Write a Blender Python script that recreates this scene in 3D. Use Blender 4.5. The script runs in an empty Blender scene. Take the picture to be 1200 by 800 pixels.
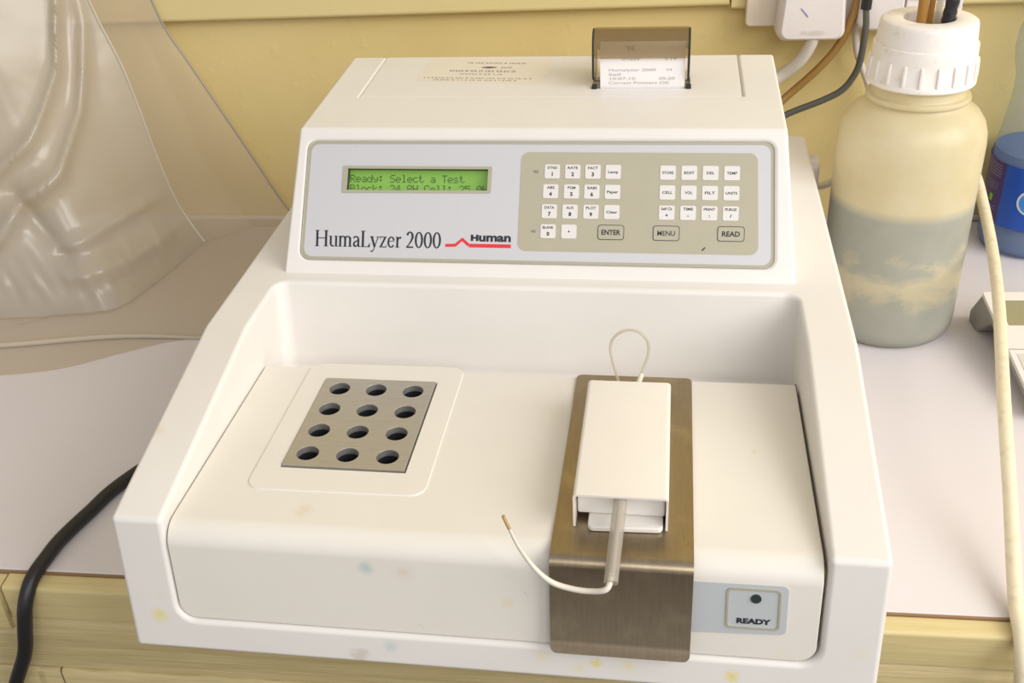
import bpy, bmesh, math, random
from mathutils import Vector, Matrix, noise

random.seed(4)
SC = bpy.context.scene
COL = SC.collection
PI = math.pi


def lin(r, g, b):
    def f(c):
        c /= 255.0
        return c / 12.92 if c <= 0.04045 else ((c + 0.055) / 1.055) ** 2.4
    return (f(r), f(g), f(b), 1.0)


# ------------------------------------------------------------------ camera
cam_data = bpy.data.cameras.new('camera')
cam = bpy.data.objects.new('camera', cam_data)
COL.objects.link(cam)
cam.location = (0.0871, -0.3867, 0.4408)
cam.rotation_euler = (1.0231, 0.0480, 0.1385)
cam_data.sensor_width = 36.0
cam_data.lens = 36.0 * 1219.4 / 1200.0
cam_data.clip_start = 0.01
SC.camera = cam

# ------------------------------------------------------------------ world
world = bpy.data.worlds.new('room_light')
SC.world = world
world.use_nodes = True
bg = world.node_tree.nodes['Background']
bg.inputs['Color'].default_value = (1.0, 0.97, 0.97, 1)
bg.inputs['Strength'].default_value = 0.46


def area(name, loc, aim, size, size_y, power, color):
    l = bpy.data.lights.new(name, 'AREA')
    l.shape = 'RECTANGLE'
    l.size = size
    l.size_y = size_y
    l.energy = power
    l.color = color
    o = bpy.data.objects.new(name, l)
    COL.objects.link(o)
    o.location = loc
    d = Vector(aim) - Vector(loc)
    o.rotation_euler = d.to_track_quat('-Z', 'Y').to_euler()
    return o


# daylight through a window to the right of the bench, and a second one behind the viewer
area('window_light_right', (1.55, -0.55, 1.10), (0.0, 0.2, 0.05), 1.5, 1.2, 33, (1.0, 0.975, 0.945))
area('window_light_behind', (0.7, -2.4, 1.7), (0.0, 0.3, 0.05), 1.6, 1.2, 24, (1.0, 0.975, 0.95))

SC.view_settings.view_transform = 'Standard'
SC.view_settings.look = 'None'
SC.view_settings.exposure = 0.07
SC.view_settings.gamma = 1.0
SC.view_settings.use_curve_mapping = False


# ------------------------------------------------------------------ materials
class NT:
    def __init__(self, name):
        self.m = bpy.data.materials.new(name)
        self.m.use_nodes = True
        self.t = self.m.node_tree
        self.b = self.t.nodes['Principled BSDF']
        self.out = self.t.nodes['Material Output']

    def n(self, typ, **kw):
        nd = self.t.nodes.new(typ)
        for k, v in kw.items():
            if k in nd.inputs.keys():
                nd.inputs[k].default_value = v
            else:
                setattr(nd, k, v)
        return nd

    def l(self, a, b):
        self.t.links.new(a, b)

    def coord(self):
        return self.n('ShaderNodeTexCoord').outputs['Object']

    def mix(self, fac, a, b, blend='MIX'):
        nd = self.n('ShaderNodeMix', data_type='RGBA', blend_type=blend)
        for s, v in ((nd.inputs[0], fac), (nd.inputs[6], a), (nd.inputs[7], b)):
            if hasattr(v, 'is_linked'):
                self.l(v, s)
            else:
                s.default_value = v
        return nd.outputs[2]

    def noise(self, scale, detail=3.0, rough=0.55, vec=None, dist=0.0):
        nd = self.n('ShaderNodeTexNoise')
        nd.inputs['Scale'].default_value = scale
        nd.inputs['Detail'].default_value = detail
        nd.inputs['Roughness'].default_value = rough
        nd.inputs['Distortion'].default_value = dist
        self.l(vec if vec is not None else self.coord(), nd.inputs['Vector'])
        return nd.outputs['Fac']

    def ramp(self, fac, p0, p1, c0=(0, 0, 0, 1), c1=(1, 1, 1, 1)):
        nd = self.n('ShaderNodeValToRGB')
        e = nd.color_ramp.elements
        e[0].position, e[1].position = p0, p1
        e[0].color, e[1].color = c0, c1
        self.l(fac, nd.inputs[0])
        return nd.outputs[0]

    def bump(self, h, strength, dist=0.001):
        nd = self.n('ShaderNodeBump')
        nd.inputs['Strength'].default_value = strength
        nd.inputs['Distance'].default_value = dist
        self.l(h, nd.inputs['Height'])
        self.l(nd.outputs[0], self.b.inputs['Normal'])

    def spot(self, base, p, r, color, strength=1.0, vec=None):
        """a stain of its own ragged shape at point p"""
        v = vec if vec is not None else self.coord()
        sub = self.n('ShaderNodeVectorMath', operation='DISTANCE')
        self.l(v, sub.inputs[0])
        sub.inputs[1].default_value = p
        nz = self.noise(1.2 / r, 3, 0.6, v)
        ma = self.n('ShaderNodeMath', operation='MULTIPLY_ADD')
        self.l(nz, ma.inputs[0])
        ma.inputs[1].default_value = 2.2 * r
        self.l(sub.outputs['Value'], ma.inputs[2])
        f = self.ramp(ma.outputs[0], 0.0, 1.0)
        nd = f.node
        nd.color_ramp.elements[0].position = min(1.0, 1.5 * r)
        nd.color_ramp.elements[1].position = min(1.0, 2.1 * r)
        nd.color_ramp.elements[0].color = (strength, strength, strength, 1)
        nd.color_ramp.elements[1].color = (0, 0, 0, 1)
        return self.mix(f, base, color)

    def base(self, c):
        s = self.b.inputs['Base Color']
        if hasattr(c, 'is_linked'):
            self.l(c, s)
        else:
            s.default_value = c


def simple(name, c, rough=0.5, metal=0.0, spec=0.5, var=0.06, scale=40.0, bump=0.0, bscale=300.0):
    k = NT(name)
    dark = tuple(v * (1 - 2 * var) for v in c[:3]) + (1,)
    lite = tuple(min(1, v * (1 + var)) for v in c[:3]) + (1,)
    k.base(k.mix(k.noise(scale), dark, lite))
    k.b.inputs['Roughness'].default_value = rough
    k.b.inputs['Metallic'].default_value = metal
    k.b.inputs['Specular IOR Level'].default_value = spec
    if bump:
        k.bump(k.noise(bscale, 2), bump, 0.0005)
    return k.m


def plastic_shell(name, c, spots=()):
    k = NT(name)
    v = k.coord()
    dark = tuple(x * 0.955 for x in c[:3]) + (1,)
    col = k.mix(k.ramp(k.noise(9, 4, 0.6, v), 0.35, 0.7), c, dark)
    yel = k.ramp(k.noise(55, 5, 0.7, v), 0.70, 0.82, (0, 0, 0, 1), (0.18, 0.18, 0.18, 1))
    col = k.mix(yel, col, lin(212, 194, 156))
    for p, r, cc, st in spots:
        col = k.spot(col, p, r, cc, st, v)
    k.base(col)
    k.b.inputs['Roughness'].default_value = 0.46
    k.b.inputs['Specular IOR Level'].default_value = 0.35
    k.bump(k.noise(1500, 2, 0.5, v), 0.12, 0.0003)
    return k.m


YEL, BLU, BRN, VIO = lin(228, 205, 60), lin(150, 190, 190), lin(170, 130, 80), lin(120, 110, 190)
M = {}
M['shell'] = plastic_shell('off white moulded plastic', lin(230, 226, 220), [
    ((-0.182, -0.006, 0.022), 0.0042, lin(226, 214, 60), 0.95), ((-0.180, -0.004, 0.036), 0.002, YEL, 0.5),
    ((0.058, -0.010, 0.012), 0.0035, YEL, 0.75), ((0.050, -0.010, 0.008), 0.002, YEL, 0.6),
    ((0.128, -0.010, 0.010), 0.0025, YEL, 0.7), ((0.075, -0.010, 0.012), 0.004, YEL, 0.4),
    ((0.190, -0.005, 0.03), 0.002, YEL, 0.5), ((0.030, -0.010, 0.014), 0.002, YEL, 0.6),
    ((-0.07, -0.011, 0.006), 0.005, lin(190, 175, 150), 0.5), ((-0.196, 0.06, 0.098), 0.002, lin(215, 175, 90), 0.7),
    ((-0.052, -0.010, 0.013), 0.0022, BLU, 0.6)])
M['cover'] = plastic_shell('cream sample cover plastic', lin(230, 225, 215), [
    ((-0.062, -0.002, 0.062), 0.0022, BLU, 0.9), ((-0.035, -0.002, 0.026), 0.0025, BLU, 0.7),
    ((-0.042, -0.002, 0.060), 0.004, lin(214, 198, 175), 0.6), ((0.022, -0.002, 0.052), 0.0016, VIO, 0.7),
    ((0.012, -0.002, 0.046), 0.003, lin(225, 205, 130), 0.5), ((0.02, -0.002, 0.028), 0.0022, YEL, 0.5),
    ((-0.005, -0.002, 0.022), 0.002, BRN, 0.5), ((0.14, 0.09, 0.079), 0.0016, lin(220, 185, 90), 0.7),
    ((0.128, -0.002, 0.026), 0.002, lin(220, 160, 150), 0.6), ((0.152, -0.002, 0.024), 0.004, lin(220, 195, 110), 0.45),
    ((-0.10, 0.02, 0.079), 0.005, lin(214, 195, 165), 0.4)])
M['seam'] = simple('dark seam grime', lin(140, 120, 94), 0.8)
M['rubber'] = simple('black rubber', lin(38, 37, 38), 0.55, spec=0.4, bump=0.1)
M['panel'] = simple('pale silver membrane', lin(200, 199, 202), 0.38, var=0.015, scale=300, spec=0.4)
M['olive'] = simple('olive grey print', lin(172, 168, 146), 0.45, var=0.02, scale=90, spec=0.4)
M['beige'] = simple('beige keypad print', lin(176, 170, 148), 0.45, var=0.03, scale=60, spec=0.4)
M['key'] = simple('white key print', lin(222, 218, 214), 0.45, var=0.015, spec=0.35)
M['ink'] = simple('dark print ink', lin(52, 54, 60), 0.6, spec=0.2)
M['ink_grey'] = simple('grey print ink', lin(66, 66, 72), 0.6, spec=0.2)
M['red'] = simple('red print ink', lin(222, 62, 66), 0.6, spec=0.2)
M['lcd_ink'] = simple('liquid crystal dots', lin(72, 104, 48), 0.5)
M['lcd_wall'] = simple('dark screen frame', lin(74, 70, 58), 0.6)
k = NT('backlit green screen')
k.base(lin(128, 172, 78))
k.b.inputs['Roughness'].default_value = 0.4
k.b.inputs['Emission Color'].default_value = lin(96, 150, 40)
k.b.inputs['Emission Strength'].default_value = 0.22
M['lcd'] = k.m


def metal(name, c, rough, stretch, strength=0.25, metallic=0.9, blot=None):
    k = NT(name)
    mp = k.n('ShaderNodeMapping')
    mp.inputs['Scale'].default_value = stretch
    k.l(k.coord(), mp.inputs['Vector'])
    nz = k.noise(60, 4, 0.6, mp.outputs[0])
    col = k.mix(nz, tuple(v * 0.8 for v in c[:3]) + (1,), tuple(min(1, v * 1.15) for v in c[:3]) + (1,))
    if blot:
        col = k.mix(k.ramp(k.noise(45, 5, 0.65), 0.50, 0.70, (0, 0, 0, 1), (0.6, 0.6, 0.6, 1)), col, blot)
    k.base(col)
    k.b.inputs['Metallic'].default_value = metallic
    k.b.inputs['Roughness'].default_value = rough
    k.bump(nz, strength, 0.0003)
    return k.m


M['block'] = metal('brushed grey aluminium block', lin(200, 197, 192), 0.46, (1, 14, 1), 0.12, 0.85)
M['steel'] = metal('dull brown steel plate', lin(160, 145, 122), 0.34, (14, 1, 1), 0.10, 0.95, lin(182, 168, 138))
M['dark'] = simple('black well lining', lin(24, 26, 32), 0.7)
M['white_metal'] = simple('white painted metal', lin(236, 230, 220), 0.38, var=0.015, spec=0.4)
M['white_plastic'] = simple('white moulded plastic', lin(232, 228, 222), 0.4, var=0.03)
M['status'] = simple('blue grey status print', lin(190, 194, 196), 0.45, var=0.02)
M['lamp'] = simple('dark unlit status lamp', lin(52, 62, 62), 0.25)


def clear(name, tint, alpha, rough=0.25, spec=0.5, trans=0.0, var=None):
    """thin see-through plastic: mostly transparent sheet with a tinted, glossy body"""
    k = NT(name)
    k.b.inputs['Roughness'].default_value = rough
    k.b.inputs['Specular IOR Level'].default_value = spec
    if var:
        k.base(k.mix(k.noise(var[0], 4), tint, var[1]))
    else:
        k.base(tint)
    tr = k.n('ShaderNodeBsdfTransparent')
    tr.inputs[0].default_value = tuple(0.4 + 0.6 * v for v in tint[:3]) + (1,)
    tl = k.n('ShaderNodeBsdfTranslucent')
    tl.inputs[0].default_value = tint
    m1 = k.n('ShaderNodeMixShader')
    m1.inputs[0].default_value = trans
    k.l(k.b.outputs[0], m1.inputs[1])
    k.l(tl.outputs[0], m1.inputs[2])
    m2 = k.n('ShaderNodeMixShader')
    m2.inputs[0].default_value = alpha
    k.l(tr.outputs[0], m2.inputs[1])
    k.l(m1.outputs[0], m2.inputs[2])
    k.l(m2.outputs[0], k.out.inputs['Surface'])
    return k


M['smoke'] = clear('smoked brown clear plastic', lin(200, 186, 156), 0.12, 0.12).m
M['tube_clear'] = clear('clear soft tubing', lin(228, 222, 210), 0.42, 0.2, trans=0.3).m
M['tube_white'] = simple('milky white tubing', lin(226, 219, 204), 0.35)
M['sleeve_core'] = simple('greyish inner tubing', lin(176, 166, 156), 0.4)
M['tube_tip'] = simple('browned tubing tip', lin(190, 160, 110), 0.5)
M['paper'] = simple('thermal paper', lin(240, 236, 234), 0.8, var=0.01)
M['paper_ink'] = simple('faded thermal print', lin(178, 172, 176), 0.8)
M['sticker'] = simple('clear sticker film', lin(229, 222, 210), 0.3, var=0.02)
M['sticker_ink'] = simple('faded sticker print', lin(165, 150, 140), 0.7)
M['sticker_logo'] = simple('purple sticker logo', lin(112, 66, 92), 0.7)

# setting
k = NT('yellow painted wall')
v = k.coord()
col = k.mix(k.ramp(k.noise(3.5, 4, 0.6, v), 0.35, 0.7), lin(224, 204, 144), lin(214, 192, 128))
col = k.mix(k.ramp(k.noise(90, 4, 0.7, v), 0.72, 0.8, (0, 0, 0, 1), (0.35, 0.35, 0.35, 1)), col, lin(185, 158, 100))
k.base(col)
k.b.inputs['Roughness'].default_value = 0.46
hh = k.n('ShaderNodeMath', operation='ADD')
k.l(k.noise(28, 5, 0.55, v, 0.6), hh.inputs[0])
k.l(k.ramp(k.noise(70, 3, 0.5, v), 0.6, 0.7), hh.inputs[1])
k.bump(hh.outputs[0], 0.13, 0.002)
M['wall'] = k.m
M['floor'] = simple('grey brown floor', lin(84, 76, 68), 0.6)
M['trim'] = simple('yellow painted trim', lin(226, 208, 150), 0.4, var=0.03, scale=12, bump=0.08, bscale=60)

k = NT('white bench laminate')
v = k.coord()
col = k.mix(k.noise(7, 3, 0.5, v), lin(224, 218, 220), lin(216, 210, 211))
for p, r in (((-0.272, 0.0185, 0), 0.006), ((-0.256, 0.036, 0), 0.005), ((-0.268, 0.026, 0), 0.003), ((-0.312, 0.006, 0), 0.003)):
    col = k.spot(col, p, r, lin(196, 160, 100), 0.75, v)
k.base(col)
k.b.inputs['Roughness'].default_value = 0.32
k.b.inputs['Specular IOR Level'].default_value = 0.4
M['laminate'] = k.m


def painted_wood(name, c, dark, strength, spots=()):
    k = NT(name)
    v = k.coord()
    mp = k.n('ShaderNodeMapping')
    mp.inputs['Scale'].default_value = (0.05, 1, 1)
    k.l(v, mp.inputs['Vector'])
    g = k.noise(260, 4, 0.6, mp.outputs[0])
    g2 = k.noise(70, 3, 0.6, mp.outputs[0])
    col = k.mix(k.ramp(g, 0.35, 0.75), c, dark)
    col = k.mix(k.ramp(k.noise(60, 5, 0.7, v), 0.66, 0.74, (0, 0, 0, 1), (0.4, 0.4, 0.4, 1)), col, lin(196, 186, 170))
    for p, r, cc in spots:
        col = k.spot(col, p, r, cc, 0.9, v)
    k.base(col)
    k.b.inputs['Roughness'].default_value = 0.45
    ad = k.n('ShaderNodeMath', operation='ADD')
    k.l(g, ad.inputs[0])
    k.l(g2, ad.inputs[1])
    k.bump(ad.outputs[0], strength, 0.0012)
    return k.m


BLKM = lin(70, 58, 45)
M['edge_wood'] = painted_wood('yellow painted edging', lin(212, 195, 144), lin(198, 180, 126), 0.22,
    [((-0.262, -0.006, -0.0025), 0.0016, BLKM), ((-0.246, -0.004, -0.0025), 0.0014, BLKM), ((-0.240, -0.008, -0.0025), 0.0025, BLKM),
     ((-0.237, -0.005, -0.0025), 0.0018, BLKM), ((-0.300, -0.004, -0.0025), 0.0022, lin(150, 130, 105)), ((-0.256, -0.008, -0.0025), 0.0013, BLKM)])
M['apron_wood'] = painted_wood('rough painted board', lin(200, 183, 136), lin(182, 164, 116), 0.8)
M['brown_line'] = simple('exposed brown board core', lin(150, 118, 84), 0.7)
M['plug'] = simple('white plug plastic', lin(226, 219, 216), 0.3, var=0.02)
M['socket'] = simple('aged socket plastic', lin(222, 208, 190), 0.35, var=0.03)
M['cable_white'] = simple('grey white cable', lin(214, 206, 194), 0.4)
M['cable_brown'] = simple('brown cable', lin(158, 120, 62), 0.4)
M['cable_grey'] = simple('dark grey cable', lin(88, 88, 80), 0.4)
M['cable_black'] = simple('black cord', lin(34, 33, 34), 0.42, spec=0.5)
M['cable_cream'] = NT('yellowed white cable')
k = M['cable_cream']
k.base(k.mix(k.ramp(k.noise(120, 5, 0.7), 0.5, 0.72), lin(228, 217, 188), lin(208, 194, 160)))
k.b.inputs['Roughness'].default_value = 0.45
M['cable_cream'] = k.m
M['cap'] = simple('white screw cap plastic', lin(236, 230, 222), 0.36, var=0.04, scale=70)
k = NT('grimy screw cap plastic')
k.base(k.mix(k.ramp(k.noise(110, 5, 0.7), 0.56, 0.74, (0, 0, 0, 1), (0.6, 0.6, 0.6, 1)), lin(236, 230, 223), lin(200, 180, 150)))
k.b.inputs['Roughness'].default_value = 0.4
M['cap_dirty'] = k.m
M['cord_black_rib'] = simple('black ribbed sleeve', lin(40, 40, 42), 0.3)
M['tube_amber'] = clear('amber stained tubing', lin(196, 150, 78), 0.85, 0.2, trans=0.3).m
M['grey_case'] = simple('grey instrument case', lin(150, 146, 138), 0.5, var=0.04)
M['white_face'] = simple('off white instrument face', lin(226, 220, 214), 0.4, var=0.015)
M['olive_window'] = simple('olive instrument window', lin(150, 144, 112), 0.15, var=0.03)
M['face_label'] = simple('pale instrument label', lin(208, 200, 192), 0.5)

# polyethylene waste bottle: translucent shell, stained liquid inside
def settled(k, v):
    """grey green liquid with a pale band of sediment, up to the liquid level"""
    sep = k.n('ShaderNodeSeparateXYZ')
    k.l(v, sep.inputs[0])
    mp = k.n('ShaderNodeMapping')
    mp.inputs['Scale'].default_value = (1, 1, 1.6)
    k.l(v, mp.inputs['Vector'])
    cl = k.noise(24, 6, 0.66, mp.outputs[0], 0.6)
    md = k.n('ShaderNodeMath', operation='SUBTRACT')
    k.l(sep.outputs['Z'], md.inputs[0])
    md.inputs[1].default_value = 0.047
    ab = k.n('ShaderNodeMath', operation='ABSOLUTE')
    k.l(md.outputs[0], ab.inputs[0])
    ma = k.n('ShaderNodeMath', operation='MULTIPLY_ADD')
    k.l(ab.outputs[0], ma.inputs[0])
    ma.inputs[1].default_value = -9.0
    k.l(cl, ma.inputs[2])
    cloud = k.ramp(ma.outputs[0], 0.29, 0.47)
    base = k.mix(k.noise(60, 5, 0.65, v), lin(172, 173, 160), lin(190, 190, 177))
    return k.mix(cloud, base, lin(214, 205, 174)), sep


k = clear('milky polyethylene', lin(242, 236, 218), 0.82, 0.33, 0.45, trans=0.15)
v = k.coord()
col, sep = settled(k, v)
lv = k.n('ShaderNodeMapRange')
lv.inputs['From Min'].default_value = 0.0995
lv.inputs['From Max'].default_value = 0.1085
k.l(sep.outputs['Z'], lv.inputs['Value'])
upper = k.mix(k.ramp(k.noise(22, 4, 0.6, v), 0.35, 0.7), lin(234, 224, 190), lin(227, 211, 164))
col = k.mix(lv.outputs[0], col, upper)
k.base(col)
tl_ = [n_ for n_ in k.t.nodes if n_.type == 'BSDF_TRANSLUCENT'][0]
k.l(col, tl_.inputs[0])
M['poly'] = k.m
k = NT('settled waste liquid')
col, _ = settled(k, k.coord())
k.base(col)
k.b.inputs['Roughness'].default_value = 0.3
M['liquid'] = k.m

M['pet'] = clear('clear water bottle plastic', lin(214, 222, 226), 0.16, 0.08, 0.7).m
M['water'] = clear('blue tinted water', lin(96, 150, 226), 0.55, 0.1, 0.6, trans=0.3, var=(60, lin(160, 196, 238))).m
M['label_blue'] = simple('blue bottle label', lin(30, 82, 180), 0.3, var=0.05)
M['label_purple'] = simple('purple bottle label panel', lin(66, 50, 112), 0.35, var=0.05)
M['label_white'] = simple('white bottle label print', lin(214, 222, 240), 0.4)
M['label_grey'] = simple('faint bottle label print', lin(118, 108, 152), 0.4)
M['label_green'] = simple('green label mark', lin(120, 190, 60), 0.4)
M['label_light'] = simple('light blue emblem', lin(60, 140, 215), 0.4)

k = clear('clear plastic sheet with sheen tint', lin(216, 208, 194), 0.70, 0.25, 1.0, trans=0.25, var=(9, lin(204, 195, 180)))  # white sheen of the front sheet is put into this paler, denser tint
nz = k.noise(60, 4, 0.6)
k.bump(nz, 0.10, 0.002)
M['sheet'] = k.m
k = clear('clear flat plastic sheet', lin(231, 222, 205), 0.38, 0.35, 0.5, trans=0.35)
M['sheet_flat'] = k.m
k = clear('plastic edge piping and fold highlight', lin(222, 212, 192), 0.85, 0.25, 0.6, trans=0.2)
M['piping'] = k.m
M['sheet_edge'] = clear('grey plastic sheet rim', lin(168, 158, 146), 0.85, 0.3, 0.6).m


# ------------------------------------------------------------------ mesh helpers
def fin(name, bm, mats, parent=None, smooth=None, bevel=None, seg=3, angle=30.0, wn=False):
    """link a bmesh as one object; bevel as modifier, shading smooth below the given angle"""
    bmesh.ops.remove_doubles(bm, verts=bm.verts, dist=1e-7)
    bmesh.ops.recalc_face_normals(bm, faces=bm.faces)
    me = bpy.data.meshes.new(name)
    bm.to_mesh(me)
    bm.free()
    return fin_mesh(name, me, mats, parent, smooth, bevel, seg, angle, wn)


def fin_mesh(name, me, mats, parent=None, smooth=None, bevel=None, seg=3, angle=30.0, wn=False):
    me.name = name
    if len(me.materials):
        me.materials.clear()
    for m in (mats if isinstance(mats, (list, tuple)) else [mats]):
        me.materials.append(M[m] if isinstance(m, str) else m)
    o = bpy.data.objects.new(name, me)
    COL.objects.link(o)
    if bevel:
        b = o.modifiers.new('bevel', 'BEVEL')
        b.width = bevel
        b.segments = seg
        b.limit_method = 'ANGLE'
        b.angle_limit = math.radians(angle)
        b.harden_normals = False
    if smooth or bevel:
        for p in me.polygons:
            p.use_smooth = True
        if not bevel:
            me.set_sharp_from_angle(angle=math.radians(smooth))
    if bevel or wn:
        w = o.modifiers.new('normals', 'WEIGHTED_NORMAL')
        w.keep_sharp = True
    if parent is not None:
        put(o, parent)
    return o


def put(o, parent):
    bpy.context.view_layer.update()
    o.parent = parent
    o.matrix_parent_inverse = parent.matrix_world.inverted()


def tag(o, label, cat, group=None):
    o['label'] = label
    o['category'] = cat
    if group:
        o['group'] = group
    return o


def thing(name, label, cat, loc=(0, 0, 0), group=None):
    o = bpy.data.objects.new(name, None)
    o.empty_display_size = 0.02
    o.location = loc
    COL.objects.link(o)
    bpy.context.view_layer.update()
    return tag(o, label, cat, group)


def struct(o):
    o['kind'] = 'structure'
    return o


def rpoly(pts, r, seg=6):
    """polygon with rounded corners; r a number or one per corner"""
    out = []
    n = len(pts)
    for i in range(n):
        ri = r[i] if isinstance(r, (list, tuple)) else r
        p = Vector(pts[i][:2])
        a = Vector(pts[i - 1][:2]) - p
        b = Vector(pts[(i + 1) % n][:2]) - p
        if ri <= 0:
            out.append((p.x, p.y))
            continue
        ang = a.angle(b)
        d = min(ri / math.tan(ang / 2), a.length * 0.49, b.length * 0.49)
        rr = d * math.tan(ang / 2)
        c = p + (a.normalized() + b.normalized()).normalized() * (rr / math.sin(ang / 2))
        p0 = p + a.normalized() * d - c
        p1 = p + b.normalized() * d - c
        a0 = math.atan2(p0.y, p0.x)
        da = math.atan2(p1.y, p1.x) - a0
        while da > PI:
            da -= 2 * PI
        while da < -PI:
            da += 2 * PI
        for j in range(seg + 1):
            t = a0 + da * j / seg
            out.append((c.x + rr * math.cos(t), c.y + rr * math.sin(t)))
    return out


def rect(x0, y0, x1, y1):
    return [(x0, y0), (x1, y0), (x1, y1), (x0, y1)]


def prism(bm, poly, M4, z0, z1, mat=0, capped=True):
    a = [bm.verts.new(M4 @ Vector((p[0], p[1], z0))) for p in poly]
    b = [bm.verts.new(M4 @ Vector((p[0], p[1], z1))) for p in poly]
    n = len(poly)
    fs = []
    for i in range(n):
        fs.append(bm.faces.new((a[i], a[(i + 1) % n], b[(i + 1) % n], b[i])))
    if capped:
        fs.append(bm.faces.new(a[::-1]))
        fs.append(bm.faces.new(b))
    for f in fs:
        f.material_index = mat
    return fs


def flat(bm, poly, M4, z, mat=0):
    f = bm.faces.new([bm.verts.new(M4 @ Vector((p[0], p[1], z))) for p in poly])
    f.material_index = mat
    return f


def frame_ring(bm, outer, inner, M4, z0, z1, mat=0):
    """ring between two loops of equal count"""
    n = len(outer)
    ao = [bm.verts.new(M4 @ Vector((p[0], p[1], z0))) for p in outer]
    bo = [bm.verts.new(M4 @ Vector((p[0], p[1], z1))) for p in outer]
    ai = [bm.verts.new(M4 @ Vector((p[0], p[1], z0))) for p in inner]
    bi = [bm.verts.new(M4 @ Vector((p[0], p[1], z1))) for p in inner]
    for i in range(n):
        j = (i + 1) % n
        for q in ((ao[i], ao[j], bo[j], bo[i]), (bo[i], bo[j], bi[j], bi[i]), (bi[i], bi[j], ai[j], ai[i]), (ai[i], ai[j], ao[j], ao[i])):
            bm.faces.new(q).material_index = mat


ID = Matrix.Identity(4)
YZX = Matrix(((0, 0, 1, 0), (1, 0, 0, 0), (0, 1, 0, 0), (0, 0, 0, 1)))   # (y, z, x) -> world, to extrude side profiles along x
XZY = Matrix(((1, 0, 0, 0), (0, 0, 1, 0), (0, 1, 0, 0), (0, 0, 0, 1)))   # (x, z, y) -> world, to extrude front views along y


def box(bm, x0, y0, z0, x1, y1, z1, M4=ID, mat=0):
    return prism(bm, rect(x0, y0, x1, y1), M4, z0, z1, mat)


def cyl(bm, c, r, z0, z1, seg=24, M4=ID, mat=0, r1=None, capped=True):
    r1 = r if r1 is None else r1
    a = [bm.verts.new(M4 @ Vector((c[0] + r * math.cos(2 * PI * i / seg), c[1] + r * math.sin(2 * PI * i / seg), z0))) for i in range(seg)]
    b = [bm.verts.new(M4 @ Vector((c[0] + r1 * math.cos(2 * PI * i / seg), c[1] + r1 * math.sin(2 * PI * i / seg), z1))) for i in range(seg)]
    for i in range(seg):
        bm.faces.new((a[i], a[(i + 1) % seg], b[(i + 1) % seg], b[i])).material_index = mat
    if capped:
        bm.faces.new(a[::-1]).material_index = mat
        bm.faces.new(b).material_index = mat


def lathe(bm, prof, c, seg=64, mat=0, close=False):
    rings = []
    for r, z in prof:
        if r < 1e-6:
            rings.append([bm.verts.new((c[0], c[1], z))])
        else:
            rings.append([bm.verts.new((c[0] + r * math.cos(2 * PI * i / seg), c[1] + r * math.sin(2 * PI * i / seg), z)) for i in range(seg)])
    if close:
        rings.append(rings[0])
    for a, b in zip(rings, rings[1:]):
        if len(a) == 1 and len(b) == 1:
            continue
        for i in range(seg):
            j = (i + 1) % seg
            if len(a) == 1 and len(b) > 1:
                f = bm.faces.new((a[0], b[i], b[j]))
            elif len(b) == 1 and len(a) > 1:
                f = bm.faces.new((a[i], b[0], a[j]))
            else:
                f = bm.faces.new((a[i], a[j], b[j], b[i]))
            f.material_index = mat


def spline(pts, sub=8):
    P = [Vector(p) for p in pts]
    P = [2 * P[0] - P[1]] + P + [2 * P[-1] - P[-2]]
    out = []
    for i in range(1, len(P) - 2):
        a, b, c, d = P[i - 1], P[i], P[i + 1], P[i + 2]
        for j in range(sub):
            t = j / sub
            out.append(0.5 * ((2 * b) + (c - a) * t + (2 * a - 5 * b + 4 * c - d) * t * t + (-a + 3 * b - 3 * c + d) * t ** 3))
    out.append(P[-2])
    return out


def tube(bm, pts, r, seg=12, sub=8, mat=0, smooth=True):
    path = spline(pts, sub) if smooth else [Vector(p) for p in pts]
    n = len(path)
    rs = r if callable(r) else (lambda t: r)
    t0 = (path[1] - path[0]).normalized()
    up = Vector((0, 0, 1)) if abs(t0.z) < 0.9 else Vector((1, 0, 0))
    u = t0.cross(up).normalized()
    rings = []
    for i, p in enumerate(path):
        t = (path[min(i + 1, n - 1)] - path[max(i - 1, 0)]).normalized()
        u = (u - t * u.dot(t)).normalized()
        w = t.cross(u)
        rr = rs(i / (n - 1))
        rings.append([bm.verts.new(p + (u * math.cos(2 * PI * k / seg) + w * math.sin(2 * PI * k / seg)) * rr) for k in range(seg)])
    for a, b in zip(rings, rings[1:]):
        for k in range(seg):
            bm.faces.new((a[k], a[(k + 1) % seg], b[(k + 1) % seg], b[k])).material_index = mat
    bm.faces.new(rings[0][::-1]).material_index = mat
    bm.faces.new(rings[-1]).material_index = mat


def tube_obj(name, pts, r, mat, parent=None, **kw):
    bm = bmesh.new()
    tube(bm, pts, r, **kw)
    return fin(name, bm, mat, parent, smooth=50)


def boolean(bm, cuts, op='DIFFERENCE'):
    """carve bm with each cutter bmesh, return the resulting mesh (cutters are freed)"""
    def to_ob(b):
        bmesh.ops.remove_doubles(b, verts=b.verts, dist=1e-7)
        bmesh.ops.recalc_face_normals(b, faces=b.faces)
        me = bpy.data.meshes.new('work')
        b.to_mesh(me)
        b.free()
        o = bpy.data.objects.new('work', me)
        COL.objects.link(o)
        return o
    o = to_ob(bm)
    made = [o]
    for c in cuts:
        opn = op
        if isinstance(c, tuple):
            c, opn = c
        t = to_ob(c)
        made.append(t)
        md = o.modifiers.new('cut', 'BOOLEAN')
        md.object = t
        md.operation = opn
        md.solver = 'EXACT'
    bpy.context.view_layer.update()
    dg = bpy.context.evaluated_depsgraph_get()
    me = bpy.data.meshes.new_from_object(o.evaluated_get(dg))
    for t in made:
        old = t.data
        bpy.data.objects.remove(t)
        bpy.data.meshes.remove(old)
    return me


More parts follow.
